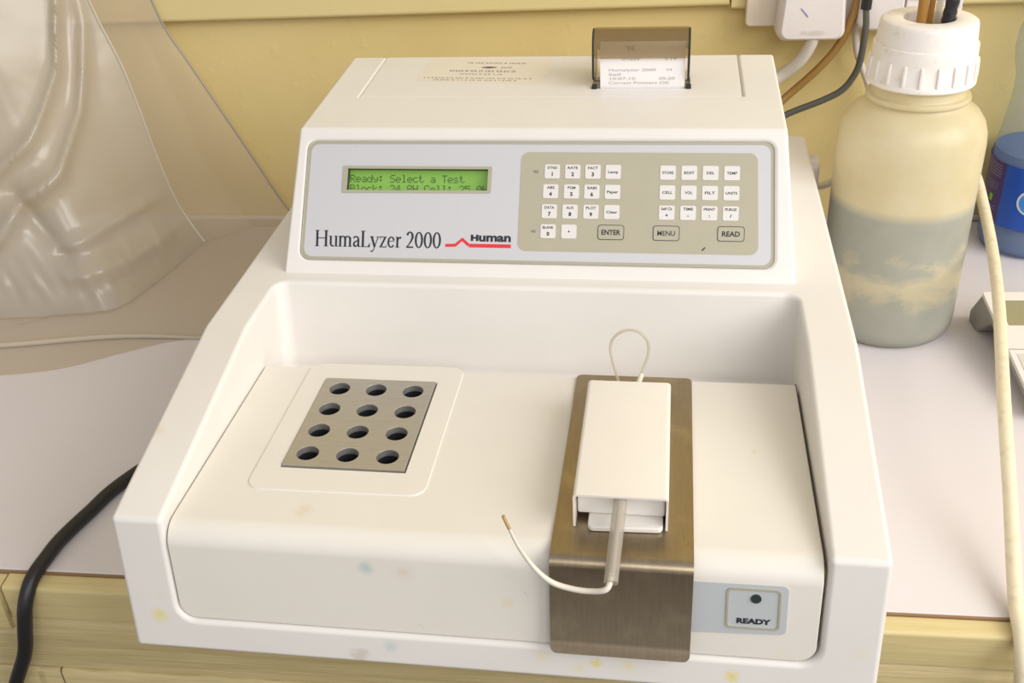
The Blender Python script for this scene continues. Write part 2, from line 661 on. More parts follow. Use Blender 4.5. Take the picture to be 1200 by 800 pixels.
def clean(me, dist=2e-5):
    b = bmesh.new()
    b.from_mesh(me)
    bmesh.ops.remove_doubles(b, verts=b.verts, dist=dist)
    bmesh.ops.dissolve_limit(b, angle_limit=math.radians(0.5), verts=b.verts, edges=b.edges)
    bmesh.ops.recalc_face_normals(b, faces=b.faces)
    return b


_text_cache = {}


def text_mesh(body, size, align='CENTER', weight=0.0, sx=1.0):
    """flat outlines of the built-in font, as lists of (verts, faces)"""
    key = (body, size, align, weight, sx)
    if key in _text_cache:
        return _text_cache[key]
    c = bpy.data.curves.new('letters', 'FONT')
    c.body = body
    c.size = size
    c.align_x = align
    c.offset = weight
    c.resolution_u = 3
    o = bpy.data.objects.new('letters', c)
    COL.objects.link(o)
    bpy.context.view_layer.update()
    me = bpy.data.meshes.new_from_object(o.evaluated_get(bpy.context.evaluated_depsgraph_get()))
    res = ([(v.co.x * sx, v.co.y) for v in me.vertices], [tuple(p.vertices) for p in me.polygons])
    bpy.data.objects.remove(o)
    bpy.data.curves.remove(c)
    bpy.data.meshes.remove(me)
    _text_cache[key] = res
    return res


def text(bm, body, M4, x, y, z, height, mat=0, align='CENTER', weight=0.0, width=None, center=True):
    """flat lettering with the given capital height, centred on (x, y)"""
    size = height / 0.70
    vs, fs = text_mesh(body, size, align, weight)
    if not vs:
        return
    xs = [p[0] for p in vs]
    sx = 1.0 if width is None else width / max(1e-9, max(xs) - min(xs))
    dy = -height / 2 if center else 0.0
    if width is not None and align == 'CENTER':
        x -= (max(xs) + min(xs)) * 0.5 * sx
    bv = [bm.verts.new(M4 @ Vector((x + p[0] * sx, y + p[1] + dy, z))) for p in vs]
    for f in fs:
        try:
            bm.faces.new([bv[i] for i in f]).material_index = mat
        except ValueError:
            pass


def fin_flat(name, bm, mats, parent=None):
    me = bpy.data.meshes.new(name)
    bm.to_mesh(me)
    bm.free()
    return fin_mesh(name, me, mats, parent)


# ------------------------------------------------------------------ bench frame (bench and wall stand 1.4 degrees askew to the analyzer)
BR = Matrix.Translation((0, 0.0577, 0)) @ Matrix.Rotation(math.atan(0.0246), 4, 'Z')
BI = BR.inverted()
ZC = -0.010
WY = 0.5352           # wall in bench frame


def bl(p):
    return BI @ Vector(p)


# wall and trims
bm = bmesh.new()
box(bm, -2.2, WY, -0.9, 2.2, WY + 0.1, 1.8)
w = struct(fin('wall_back', bm, 'wall'))
w.matrix_world = BR
bm = bmesh.new()
prism(bm, rpoly([(WY + 0.001, 0.2005), (WY + 0.001, 0.33), (WY - 0.016, 0.33), (WY - 0.016, 0.2005)], [0, 0, 0.003, 0.004]), YZX, -1.3, 0.15)
w = struct(fin('trim_1', bm, 'trim', smooth=40))
w.matrix_world = BR @ Matrix.Translation((-0.12, 0, 0.2)) @ Matrix.Rotation(math.radians(-0.55), 4, 'Y') @ Matrix.Translation((0.12, 0, -0.2))
bm = bmesh.new()
prism(bm, rpoly([(WY + 0.001, 0.1995), (WY + 0.001, 0.33), (WY - 0.015, 0.33), (WY - 0.015, 0.1995)], [0, 0, 0.003, 0.004]), YZX, 0.152, 1.4)
w = struct(fin('trim_2', bm, 'trim', smooth=40))
w.matrix_world = BR

bm = bmesh.new()
box(bm, -2.2, -3.5, -0.96, 2.2, WY + 0.1, -0.9)
w = struct(fin('floor', bm, 'floor'))
w.matrix_world = BR

# the bench
bench = thing('lab_bench', 'white laminate wall bench with yellow painted wooden front edge under the analyzer', 'bench', (0, 0.0577, ZC))


def bench_part(name, bm, mats, **kw):
    o = fin(name, bm, mats, **kw)
    o.matrix_world = BR
    bpy.context.view_layer.update()
    o.parent = bench
    o.matrix_parent_inverse = bench.matrix_world.inverted()
    return o


bm = bmesh.new()
box(bm, -1.3, 0.0, ZC - 0.022, 1.4, WY - 0.0005, ZC)
bench_part('bench_top', bm, 'laminate', bevel=0.0006, seg=2)
bm = bmesh.new()
box(bm, -1.3, -0.0014, ZC - 0.02, 1.4, -0.0001, ZC - 0.0006)
bench_part('core_line', bm, 'brown_line')
SB = -0.3175          # joint in the edging
bm = bmesh.new()
prism(bm, rpoly([(-0.0015, ZC - 0.0015), (-0.0135, ZC - 0.0028), (-0.0135, -0.0385), (-0.0015, -0.0385)], [0.001, 0.0025, 0.001, 0]), YZX, SB + 0.0006, 1.4)
bench_part('edge_strip', bm, 'edge_wood', smooth=40)
bm = bmesh.new()
prism(bm, rpoly([(-0.0015, ZC - 0.0022), (-0.0165, ZC - 0.004), (-0.0165, -0.047), (-0.0015, -0.047)], [0.001, 0.003, 0.002, 0]), YZX, -1.3, SB - 0.0012)
bench_part('edge_strip', bm, 'edge_wood', smooth=40)
random.seed(9)


def rough_board(y0, y1, z0, z1, x0, x1, amp):
    b = bmesh.new()
    n = 160
    loops = []
    for i in range(n + 1):
        x = x0 + (x1 - x0) * i / n
        t = noise.noise(Vector((x * 45, 3.1, z1 * 20))) * amp + noise.noise(Vector((x * 160, 7.7, z1))) * amp * 0.5
        s = noise.noise(Vector((x * 60, 1.7, z1 * 5))) * amp * 0.5
        loops.append([b.verts.new(p) for p in ((x, y0 + s, z1 + t - 0.0015), (x, y0 + 0.0015, z1 + t), (x, y1, z1 + t), (x, y1, z0), (x, y0, z0), (x, y0 + s, (z0 + z1) / 2))])
    for a, c in zip(loops, loops[1:]):
        for q in range(6):
            b.faces.new((a[q], a[(q + 1) % 6], c[(q + 1) % 6], c[q]))
    b.faces.new(loops[0])
    b.faces.new(loops[-1][::-1])
    return b


bench_part('apron_board', rough_board(-0.0128, -0.0005, -0.0835, -0.0390, -0.42, 0.6, 0.0003), 'apron_wood', smooth=50)
bench_part('apron_board', rough_board(-0.0155, -0.0005, -0.1500, -0.0845, -0.2965, 0.6, 0.0014), 'apron_wood', smooth=50)
bench_part('apron_board', rough_board(-0.0145, -0.0005, -0.1500, -0.0850, -0.42, -0.2985, 0.0012), 'apron_wood', smooth=50)

# ------------------------------------------------------------------ the analyzer
an = thing('chemistry_analyzer', 'large off white bench top chemistry analyzer with keypad, small screen and printer', 'analyzer', (0, 0.22, ZC))

# base housing: wedge shaped body with an open sample well
body = bmesh.new()
prism(body, [(-0.0116, 0.0), (0.0, 0.0844), (0.1469, 0.1159), (0.4684, 0.1238), (0.4684, 0.0)], YZX, -0.2, 0.2)
c1 = bmesh.new()
prism(c1, rpoly([(-0.1712, -0.06), (0.1705, -0.06), (0.1705, 0.1945), (-0.1712, 0.1945)], [0, 0, 0.009, 0.009]), ID, 0.055, 0.2)
for v_ in c1.verts:
    if v_.co.y > 0.1 and v_.co.z > 0.1:
        v_.co.y += 0.024
c2 = bmesh.new()
prism(c2, rpoly([(-0.1712, 0.0205), (0.1705, 0.0205), (0.1705, 0.2), (-0.1712, 0.2)], [0.010, 0.010, 0, 0]), XZY, -0.06, 0.160)
me = boolean(body, [c1, c2])
bm = clean(me)
base = fin('base_housing', bm, 'shell', an, bevel=0.0030, seg=4, angle=28)
base.modifiers['bevel'].use_clamp_overlap = False
for i, (fx, fy) in enumerate(((-0.16, 0.11), (0.16, 0.11), (-0.16, 0.42), (0.16, 0.42))):
    b = bmesh.new()
    cyl(b, (fx, fy), 0.012, ZC, 0.001, 24, r1=0.014)
    fin('rubber_foot', b, 'rubber', an, smooth=40)

# sample cover filling the well, with a pocket for the heating block
TZ = 0.079
cov = bmesh.new()
prism(cov, rpoly([(-0.0072, 0.0212), (-0.0004, TZ), (0.1915, TZ), (0.1915, 0.0212)], [0, 0.013, 0, 0], 10), YZX, -0.1706, 0.1690)
i1 = bmesh.new()
prism(i1, rpoly([(-0.1704, -0.03), (0.1688, -0.03), (0.1688, 0.1915), (-0.1704, 0.1915)], [0, 0, 0.008, 0.008]), ID, 0.0, 0.1)
i2 = bmesh.new()
prism(i2, rpoly([(-0.1705, 0.0212), (0.1689, 0.0212), (0.1689, 0.1), (-0.1705, 0.1)], [0.0095, 0.0095, 0, 0]), XZY, -0.03, 0.159)
i3 = bmesh.new()
prism(i3, rpoly([(-0.1706, 0.06), (0.1690, 0.06), (0.1690, 0.1915), (-0.1706, 0.1915)], 0), ID, 0.0, 0.05)
pocket = bmesh.new()
box(pocket, -0.1250, 0.0552, 0.030, -0.0522, 0.1463, 0.1)
me = boolean(cov, [(i1, 'INTERSECT'), (i3, 'DIFFERENCE'), (i2, 'INTERSECT'), (pocket, 'DIFFERENCE')])
cover = fin('sample_cover', clean(me), 'cover', an, bevel=0.0008, seg=2, angle=40)
cover.modifiers['bevel'].use_clamp_overlap = False

bm = bmesh.new()
box(bm, 0.16915, 0.004, 0.030, 0.17035, 0.168, 0.0735)
fin('gap_grime_strip', bm, 'seam', an)  # strip added to colour the gap beside the cover as brown grime

# raised surround and heating block with twelve wells
BX0, BX1, BY0, BY1, BZ = -0.1242, -0.0529, 0.0561, 0.1454, 0.0806
bm = bmesh.new()
outer = rpoly([(-0.1392, 0.0352), (-0.0375, 0.0362), (-0.0375, 0.1645), (-0.1392, 0.1638)], 0.009, 6)
ring_out = outer
inner = []
hx0, hx1, hy0, hy1 = -0.1250, -0.0522, 0.0552, 0.1463
for p in outer:
    qx = min(max(p[0], hx0), hx1)
    qy = min(max(p[1], hy0), hy1)
    inner.append((qx, qy))
frame_ring(bm, outer, inner, ID, TZ - 0.001, TZ + 0.0007)
bmesh.ops.dissolve_degenerate(bm, dist=1e-6, edges=bm.edges)
surround = fin('block_surround', bm, 'cover', an, bevel=0.0006, seg=2, angle=50)
blk = bmesh.new()
box(blk, BX0, BY0, 0.074, BX1, BY1, BZ)
cuts = []
xs = (-0.1124, -0.0888, -0.0652)
ys = (0.0676, 0.0897, 0.1117, 0.1338)
for yy in ys:
    for xx in xs:
        b = bmesh.new()
        cyl(b, (xx, yy), 0.0065, 0.06, 0.1, 32)
        cuts.append(b)
me = boolean(blk, cuts)
block = fin('heating_block', clean(me), 'block', an, bevel=0.0005, seg=2, angle=40)
for yy in ys:
    for xx in xs:
        b = bmesh.new()
        lathe(b, [(0.0064, 0.0765), (0.0064, 0.045), (0.0, 0.043)], (xx, yy), 24)
        fin('well', b, 'dark', block, smooth=40)

# steel plate folded over the front edge of the cover
PX0, PX1 = 0.0350, 0.1060
th = 0.0012
cl = [(0.1600, TZ + 0.0008), (-0.0008, TZ + 0.0008)]
for a in range(15, 83, 11):
    cl.append((-0.0008 - 0.0055 * math.sin(math.radians(a)) + 0.0, TZ + 0.0008 - 0.0055 * (1 - math.cos(math.radians(a)))))
cl += [(-0.0118, 0.0305), (-0.0128, 0.0288), (-0.0152, 0.0238)]
prof = [Vector(p) for p in cl]
up, lo = [], []
for i, p in enumerate(prof):
    t = (prof[min(i + 1, len(prof) - 1)] - prof[max(i - 1, 0)]).normalized()
    nn = Vector((t.y, -t.x))
    if nn.y < 0 and i < 3:
        nn = -nn
    if i >= 3 and nn.x > 0:
        nn = -nn
    up.append(p + nn * th * 0.5)
    lo.append(p - nn * th * 0.5)
bm = bmesh.new()
L0 = [bm.verts.new((PX0, p.x, p.y)) for p in up] + [bm.verts.new((PX0, p.x, p.y)) for p in reversed(lo)]
L1 = [bm.verts.new((PX1, p.x, p.y)) for p in up] + [bm.verts.new((PX1, p.x, p.y)) for p in reversed(lo)]
n = len(L0)
N = len(up)
for i in range(n):
    bm.faces.new((L0[i], L0[(i + 1) % n], L1[(i + 1) % n], L1[i]))
for i in range(N - 1):
    for L in (L0, L1):
        bm.faces.new((L[i], L[i + 1], L[n - 2 - i], L[n - 1 - i]))
# round the outline corners in plan
bmesh.ops.recalc_face_normals(bm, faces=bm.faces)
ce = [e for e in bm.edges if abs(e.verts[0].co.x - e.verts[1].co.x) < 1e-6 and
      ((e.verts[0].co.y > 0.1599 and e.verts[1].co.y > 0.1599) or (e.verts[0].co.z < 0.0255 and e.verts[1].co.z < 0.0255)) and e.calc_length() < 0.0016]
bmesh.ops.bevel(bm, geom=ce, offset=0.0035, segments=5, profile=0.5, affect='EDGES', clamp_overlap=False)
plate = fin('flow_cell_plate', bm, 'steel', an, smooth=35)

# folded white sheet-metal cover over the flow cell
bm = bmesh.new()
HX0, HX1, HY0, HY1, HZ0, HZ1 = 0.0450, 0.0930, 0.0180, 0.1220, 0.0808, 0.1017
t_ = 0.0012
sec_o = rpoly([(HX0, HZ0), (HX0, HZ1), (HX1, HZ1), (HX1, HZ0)], [0, 0.0022, 0.0022, 0], 5)
sec_i = rpoly([(HX0 + t_, HZ0), (HX0 + t_, HZ1 - t_), (HX1 - t_, HZ1 - t_), (HX1 - t_, HZ0)], [0, 0.001, 0.001, 0], 5)
A = [[bm.verts.new((p[0], yv, p[1])) for p in sec_o] for yv in (HY0, HY1)]
B = [[bm.verts.new((p[0], yv, p[1])) for p in sec_i] for yv in (HY0, HY1)]
n = len(sec_o)
for i in range(n - 1):
    bm.faces.new((A[0][i], A[0][i + 1], A[1][i + 1], A[1][i]))
    bm.faces.new((B[0][i], B[0][i + 1], B[1][i + 1], B[1][i]))
    for e in (0, 1):
        bm.faces.new((A[e][i], A[e][i + 1], B[e][i + 1], B[e][i]))
for i in (0, n - 1):
    bm.faces.new((A[0][i], A[1][i], B[1][i], B[0][i]))
hood_box = fin('flow_cell_cover', bm, 'white_metal', an, smooth=30)
bm = bmesh.new()
box(bm, HX0 + 0.0016, 0.0245, 0.0840, HX1 - 0.0016, 0.118, HZ1 - 0.0016)
fin('flow_cell_block', bm, 'white_plastic', hood_box, bevel=0.0015)
bm = bmesh.new()
prism(bm, rpoly([(0.0525, 0.0148), (0.0905, 0.0160), (0.0905, 0.11), (0.0525, 0.11)], [0.003, 0.003, 0, 0]), ID, 0.0806, 0.0838)
fin('flow_cell_foot', bm, 'white_plastic', hood_box, bevel=0.0008)

# aspiration sleeve and tubing
bm = bmesh.new()
sl0, sl1 = Vector((0.0690, 0.0235, 0.0985)), Vector((0.0664, -0.0195, 0.0795))
tube(bm, [sl0, sl0.lerp(sl1, 0.5), sl1], 0.0035, seg=14)
sleeve = fin('aspiration_sleeve', bm, 'tube_clear', an, smooth=50)
tube_obj('sleeve_core', [sl0, sl0.lerp(sl1, 0.5), sl1.lerp(sl0, 0.06)], 0.0014, 'sleeve_core', sleeve)
pts = [sl1.lerp(sl0, 0.10), (0.0645, -0.0215, 0.0772), (0.0560, -0.020, 0.0736), (0.0460, -0.019, 0.0738), (0.0372, -0.0185, 0.0768), (0.0295, -0.0175, 0.0840), (0.0222, -0.0165, 0.0960), (0.0178, -0.0160, 0.1075)]
tip_pts = [(0.0180, -0.0160, 0.1070), (0.0166, -0.0158, 0.1108), (0.0153, -0.0155, 0.1145)]
asp = tube_obj('aspiration_tube', pts, lambda t: 0.0015 - 0.0007 * max(0, (t - 0.55) / 0.45), 'tube_white', an)
tube_obj('tube_tip', tip_pts, 0.0009, 'tube_tip', asp)
loop = tube_obj('tubing_loop', [(0.0640, 0.119, 0.0880), (0.0625, 0.135, 0.0900), (0.0580, 0.147, 0.0985), (0.0562, 0.152, 0.1065), (0.0590, 0.153, 0.1135), (0.0655, 0.1535, 0.1175), (0.0730, 0.153, 0.1170),
                                (0.0785, 0.152, 0.1110), (0.0790, 0.150, 0.1030), (0.0765, 0.146, 0.0960), (0.0742, 0.138, 0.0910)], 0.0009, 'tube_clear', an)
tube_obj('loop_fitting', [(0.0755, 0.142, 0.0935), (0.0725, 0.130, 0.0895), (0.071, 0.118, 0.0880)], 0.0016, 'tube_white', loop)

# status label on the cover front
FM = Matrix(((1, 0, 0, 0), (0, 0.1176, -0.9932, -0.0072 - 0.1176 * 0.0212), (0, 1.0, 0.1168, 0.0), (0, 0, 0, 1)))


bm = bmesh.new()
prism(bm, rpoly([(0.0985, 0.0358), (0.1530, 0.0378), (0.1525, 0.0673), (0.0985, 0.0670)], [0, 0.003, 0.003, 0]), FM, 0.0001, 0.0005)
stat = fin('status_label', bm, 'status', an)
bm = bmesh.new()
o_ = rpoly([(0.1231, 0.0405), (0.1497, 0.0405), (0.1491, 0.0650), (0.1227, 0.0650)], 0.0022, 4)
cx, cy = 0.1362, 0.0528
i_ = [(cx + (p[0] - cx) * 0.925, cy + (p[1] - cy) * 0.925) for p in o_]
frame_ring(bm, o_, i_, FM, 0.0004, 0.0010)
fin('button_frame', bm, 'olive', stat)
bm = bmesh.new()
cyl(bm, (0.1371, 0.0592), 0.0026, 0.0004, 0.0011, 20, FM)
fin('status_lamp', bm, 'lamp', stat, smooth=40)
bm = bmesh.new()
text(bm, 'READY', FM, 0.1368, 0.0452, 0.0007, 0.0030, weight=0.00022, width=0.0168)
fin_flat('lettering', bm, 'ink', stat)

# console housing
O = Vector((0.0, 0.21697, 0.11764))
V = Vector((0.0, 0.52255, 0.85261))
Nn = Vector((0.0, -0.85261, 0.52255))
CM = Matrix(((1, 0, 0, 0), (0, V.y, Nn.y, O.y), (0, V.z, Nn.z, O.z), (0, 0, 0, 1)))   # (x, up the slope, out of the slope) -> world
con = bmesh.new()
prof = [(O.y - 0.012 * V.y, O.z - 0.012 * V.z), (0.2687, 0.2020), (0.4142, 0.2081), (0.4400, 0.112)]
hw = [0.1718, 0.1625, 0.1633, 0.171]
va = [con.verts.new((-h, p[0], p[1])) for p, h in zip(prof, hw)]
vb = [con.verts.new((h, p[0], p[1])) for p, h in zip(prof, hw)]
con.faces.new(va)
con.faces.new(vb[::-1])
for i in range(4):
    con.faces.new((va[i], vb[i], vb[(i + 1) % 4], va[(i + 1) % 4]))
PAN = [(-0.1598, 0.0094), (0.1572, 0.0094), (0.1548, 0.0912), (-0.1558, 0.0905)]
rec = bmesh.new()
prism(rec, rpoly(PAN, 0.0065, 6), CM, -0.0022, 0.02)
win = bmesh.new()
prism(win, rect(-0.1330, 0.0545, -0.0275, 0.0747), CM, -0.014, 0.01)
# shallow pocket for the printer lid
TM_o = Vector((0, 0.2687, 0.2020))
TV = Vector((0, 0.1455, 0.0061)).normalized()
TN = Vector((0, -TV.z, TV.y))
TM = Matrix(((1, 0, 0, 0), (0, TV.y, TN.y, TM_o.y), (0, TV.z, TN.z, TM_o.z), (0, 0, 0, 1)))
lidp = bmesh.new()
prism(lidp, rect(-0.1362, 0.0590, 0.1372, 0.20), TM, -0.0035, 0.02)
slot = bmesh.new()
prism(slot, rect(0.0310, 0.0742, 0.1016, 0.100), TM, -0.020, 0.02)
me = boolean(con, [rec, win, lidp, slot])
console = fin('console_housing', clean(me), 'shell', an, bevel=0.0022, seg=3, angle=40)
console.modifiers['bevel'].use_clamp_overlap = False

lid = bmesh.new()
prism(lid, rect(-0.1357, 0.0591, 0.1363, 0.1455), TM, -0.0033, -0.0004)
slot = bmesh.new()
prism(slot, rect(0.0315, 0.0747, 0.1011, 0.0990), TM, -0.02, 0.02)
me = boolean(lid, [slot])
plid = fin('printer_lid', clean(me), 'shell', an, bevel=0.0004, seg=2, angle=40)
# dark hinge lugs at the slot ends
for x0, x1 in ((0.0317, 0.0352), (0.0982, 0.1018)):
    b = bmesh.new()
    prism(b, rect(x0, 0.0735, x1, 0.0790), TM, -0.004, 0.0016)
    fin('hinge_lug', b, 'rubber', plid, bevel=0.0004, seg=2)
# slot bed
b = bmesh.new()
prism(b, rect(0.0316, 0.0748, 0.1010, 0.0989), TM, -0.0196, -0.0188)
fin('slot_bed', b, 'dark', plid)

# sticker with faded unreadable print
bm = bmesh.new()
lp = [(-0.1020, 0.3609), (-0.0072, 0.3526), (-0.0003, 0.4084), (-0.0981, 0.4126)]
poly = [(p[0], (p[1] - TM_o.y) / TV.y) for p in lp]
prism(bm, poly, TM, -0.00035, -0.0002)
sticker = fin('sticker', bm, 'sticker', plid)
bm = bmesh.new()
random.seed(21)
for yl, x0, x1, h in ((0.398, -0.068, -0.022, 0.0028), (0.380, -0.0790, -0.0294, 0.0040), (0.3735, -0.0700, -0.0390, 0.0022), (0.3665, -0.0965, -0.0140, 0.0022), (0.3615, -0.0880, -0.0250, 0.0022)):
    x = x0
    while x < x1:
        wd = random.uniform(0.0012, 0.0026)
        sl = -0.05 * (x - x0)
        yv = (yl + sl - TM_o.y) / TV.y
        for q in range(2):
            flat(bm, rect(x, yv + q * h * 0.55, x + wd * random.uniform(0.7, 1.0), yv + q * h * 0.55 + h * 0.3), TM, -0.00012)
        flat(bm, rect(x, yv, x + wd * 0.25, yv + h), TM, -0.00011)
        x += wd + random.choice((0.0005, 0.0006, 0.0016))
fin_flat('sticker_print', bm, 'sticker_ink', sticker)
bm = bmesh.new()
ly = (0.3885 - TM_o.y) / TV.y
flat(bm, rpoly([(-0.0585, ly), (-0.050, ly - 0.002), (-0.041, ly), (-0.050, ly + 0.002)], 0.0008), TM, -0.0001)
text(bm, '(oo)', TM, -0.0365, ly, -0.0001, 0.0030, width=0.008)
fin_flat('sticker_emblem', bm, 'sticker_logo', sticker)

# control panel: border, silver field, beige keypad, keys, lettering, screen
def inset(poly, d):
    cx = sum(p[0] for p in poly) / len(poly)
    cy = sum(p[1] for p in poly) / len(poly)
    xs_ = [p[0] for p in poly]
    ys_ = [p[1] for p in poly]
    fx = 1 - 2 * d / (max(xs_) - min(xs_))
    fy = 1 - 2 * d / (max(ys_) - min(ys_))
    return [(cx + (p[0] - cx) * fx, cy + (p[1] - cy) * fy) for p in poly]


P0 = rpoly(inset(PAN, 0.0003), 0.0062, 6)
P1 = rpoly(inset(PAN, 0.0022), 0.0058, 6)
LCD_O = [(-0.1314, 0.0553), (-0.0289, 0.0560), (-0.0283, 0.0737), (-0.1309, 0.0736)]
LCD_I = [(-0.1288, 0.0572), (-0.0315, 0.0577), (-0.0310, 0.0719), (-0.1280, 0.0718)]
pb = bmesh.new()
prism(pb, P1, CM, -0.0022, -0.0010)
h = bmesh.new()
prism(h, LCD_I, CM, -0.01, 0.01)
me = boolean(pb, [h])
panel = fin('control_panel', clean(me), 'panel', an)
bm = bmesh.new()
frame_ring(bm, P0, P1, CM, -0.0022, -0.0008)
fin('panel_border', bm, 'olive', panel)
bm = bmesh.new()
frame_ring(bm, rpoly(LCD_O, 0.0010, 4), rpoly(LCD_I, 0.00025, 4), CM, -0.0011, -0.0004)
fin('screen_bezel', bm, 'olive', panel)
SD = -0.0072
bm = bmesh.new()
frame_ring(bm, [(-0.1308, 0.0552), (-0.0292, 0.0552), (-0.0292, 0.0738), (-0.1308, 0.0738)], LCD_I, CM, SD, -0.00225)
fin('screen_frame', bm, 'lcd_wall', panel)
bm = bmesh.new()
prism(bm, rect(-0.1308, 0.0548, -0.0292, 0.0740), CM, SD - 0.002, SD)
fin('screen', bm, 'lcd', panel)

DOT = {
 'R': '11110 10001 10001 11110 10100 10010 10001', 'e': '00000 00000 01110 10001 11111 10000 01110',
 'a': '00000 00000 01110 00001 01111 10001 01111', 'd': '00001 00001 01101 10011 10001 10001 01111',
 'y': '00000 00000 10001 10001 01111 00001 01110', ':': '00000 01100 01100 00000 01100 01100 00000',
 'S': '01111 10000 10000 01110 00001 00001 11110', 'l': '01100 00100 00100 00100 00100 00100 01110',
 'c': '00000 00000 01110 10000 10000 10001 01110', 't': '01000 01000 11100 01000 01000 01001 00110',
 'T': '11111 00100 00100 00100 00100 00100 00100', 's': '00000 00000 01110 10000 01110 00001 11110',
 'B': '11110 10001 10001 11110 10001 10001 11110', 'o': '00000 00000 01110 10001 10001 10001 01110',
 'k': '10000 10000 10010 10100 11000 10100 10010', '2': '01110 10001 00001 00010 00100 01000 11111',
 '4': '00010 00110 01010 10010 11111 00010 00010', '.': '00000 00000 00000 00000 00000 01100 01100',
 '8': '01110 10001 10001 01110 10001 10001 01110', 'H': '10001 10001 10001 11111 10001 10001 10001',
 'C': '01110 10001 10000 10000 10000 10001 01110', '5': '11111 10000 11110 00001 00001 10001 01110',
 '0': '01110 10001 10011 10101 11001 10001 01110', ' ': '00000 00000 00000 00000 00000 00000 00000',
}


def dots(bm, s, M4, x, y, z, pitch, dot, mat=0):
    for ch in s:
        for r, row in enumerate(DOT[ch].split()):
            for c_, b_ in enumerate(row):
                if b_ == '1':
                    px, py = x + c_ * dot, y + (6 - r) * dot
                    g = dot * 0.04
                    flat(bm, rect(px + g, py + g, px + dot - g, py + dot - g), M4, z, mat)
        x += pitch


bm = bmesh.new()
PIT = 0.0955 / 23.8
dots(bm, 'Ready: Select a Test', CM, -0.1280, 0.0634, SD + 0.0002, PIT, 0.00074)
dots(bm, 'Block: 24.8H Cell: 25.0H', CM, -0.1280, 0.0566, SD + 0.0002, PIT, 0.00074)
fin_flat('screen_text', bm, 'lcd_ink', panel)

bm = bmesh.new()
BEI = [(-0.0099, 0.0180), (0.1466, 0.0180), (0.1443, 0.0836), (-0.0090, 0.0836)]
prism(bm, rpoly(BEI, 0.0055, 6), CM, -0.0011, -0.0008)
fin('keypad_field', bm, 'beige', panel)
KEYS = []
colsL = [(0.0119, 0.0254, 0.0387, 0.0520), (0.0112, 0.0250, 0.0384, 0.0520), (0.0107, 0.0244, 0.0382, 0.0519), (0.0103, 0.0241)]
rowsL = (0.0708, 0.0577, 0.0445, 0.0313)
namesL = [[('STND', '1'), ('RATE', '2'), ('FACT', '3'), ('Lamp',)], [('ABS', '4'), ('PGM', '5'), ('%ABS', '6'), ('Paper',)],
          [('DATA', '7'), ('AUX', '8'), ('PLOT', '9'), ('Clear',)], [('BLANK', '0'), ('\u2022',)]]
for r in range(4):
    for x, nm in zip(colsL[r], namesL[r]):
        KEYS.append((x, rowsL[r], nm))
namesR = [[('STORE',), ('EDIT',), ('DEL',), ('TEMP',)], [('CELL',), ('VOL',), ('FILT',), ('UNITS',)], [('Self Ck', '+'), ('TIME', '-'), ('PRINT', ':'), ('PURGE', '/')]]
for r, y in enumerate((0.0706, 0.0577, 0.0446)):
    for x, nm in zip((0.0875, 0.1012, 0.1148, 0.1284), namesR[r]):
        KEYS.append((x, y, nm))
for x, y, nm in KEYS:
    bm = bmesh.new()
    prism(bm, rpoly(rect(x - 0.0050, y - 0.0046, x + 0.0050, y + 0.0046), 0.0010, 3), CM, -0.0009, -0.0005, 0)
    bmesh.ops.recalc_face_normals(bm, faces=bm.faces)
    z = -0.00046
    if nm == ('\u2022',):
        flat(bm, [(x + 0.0006 * math.cos(a * PI / 6), y + 0.0006 * math.sin(a * PI / 6)) for a in range(12)], CM, z, 1)
    elif len(nm) == 1:
        text(bm, nm[0], CM, x, y, z, 0.0017, 2, weight=0.00006, width=min(0.0074, 0.0016 * len(nm[0]) + 0.0002))
    else:
        text(bm, nm[0], CM, x, y + 0.0025, z, 0.0017, 2, weight=0.00006, width=min(0.0074, 0.0016 * len(nm[0]) + 0.0002))
        text(bm, nm[1], CM, x, y - 0.0017, z, 0.0024 if nm[1].isdigit() else 0.0018, 1, weight=0.00016)
    fin_flat('key', bm, ['key', 'ink', 'ink_grey'], panel)
for x, y, nm in ((0.0517, 0.0312, 'ENTER'), (0.0876, 0.0312, 'MENU'), (0.1289, 0.0314, 'READ')):
    bm = bmesh.new()
    o_ = rpoly(rect(x - 0.0086, y - 0.0049, x + 0.0086, y + 0.0049), 0.0018, 4)
    i_ = rpoly(rect(x - 0.0082, y - 0.0045, x + 0.0082, y + 0.0045), 0.0015, 4)
    prism(bm, o_, CM, -0.0009, -0.00055, 0)
    n = len(o_)
    for i in range(n):
        j = (i + 1) % n
        f = bm.faces.new([bm.verts.new(CM @ Vector((p[0], p[1], -0.0005))) for p in (o_[i], o_[j], i_[j], i_[i])])
        f.material_index = 1
    text(bm, nm, CM, x, y, -0.0005, 0.0032, 1, weight=0.00005 if nm == 'MENU' else 0.00013, width=0.0124 if len(nm) == 5 else 0.0114)
    fin_flat('key', bm, ['beige', 'ink'], panel)
bm = bmesh.new()
text(bm, 'YES', CM, 0.0008, 0.0706, -0.0007, 0.0017, width=0.0036)
fin_flat('keypad_lettering', bm, 'ink', panel)
bm = bmesh.new()
text(bm, 'NO', CM, 0.0006, 0.0311, -0.0007, 0.0017, width=0.0028)
fin_flat('keypad_lettering', bm, 'ink', panel)
bm = bmesh.new()
flat(bm, [(0.1103, 0.0205), (0.1112, 0.0202), (0.1131, 0.0222), (0.1124, 0.0226)], CM, -0.0007)
fin_flat('pen_mark', bm, 'ink', panel)


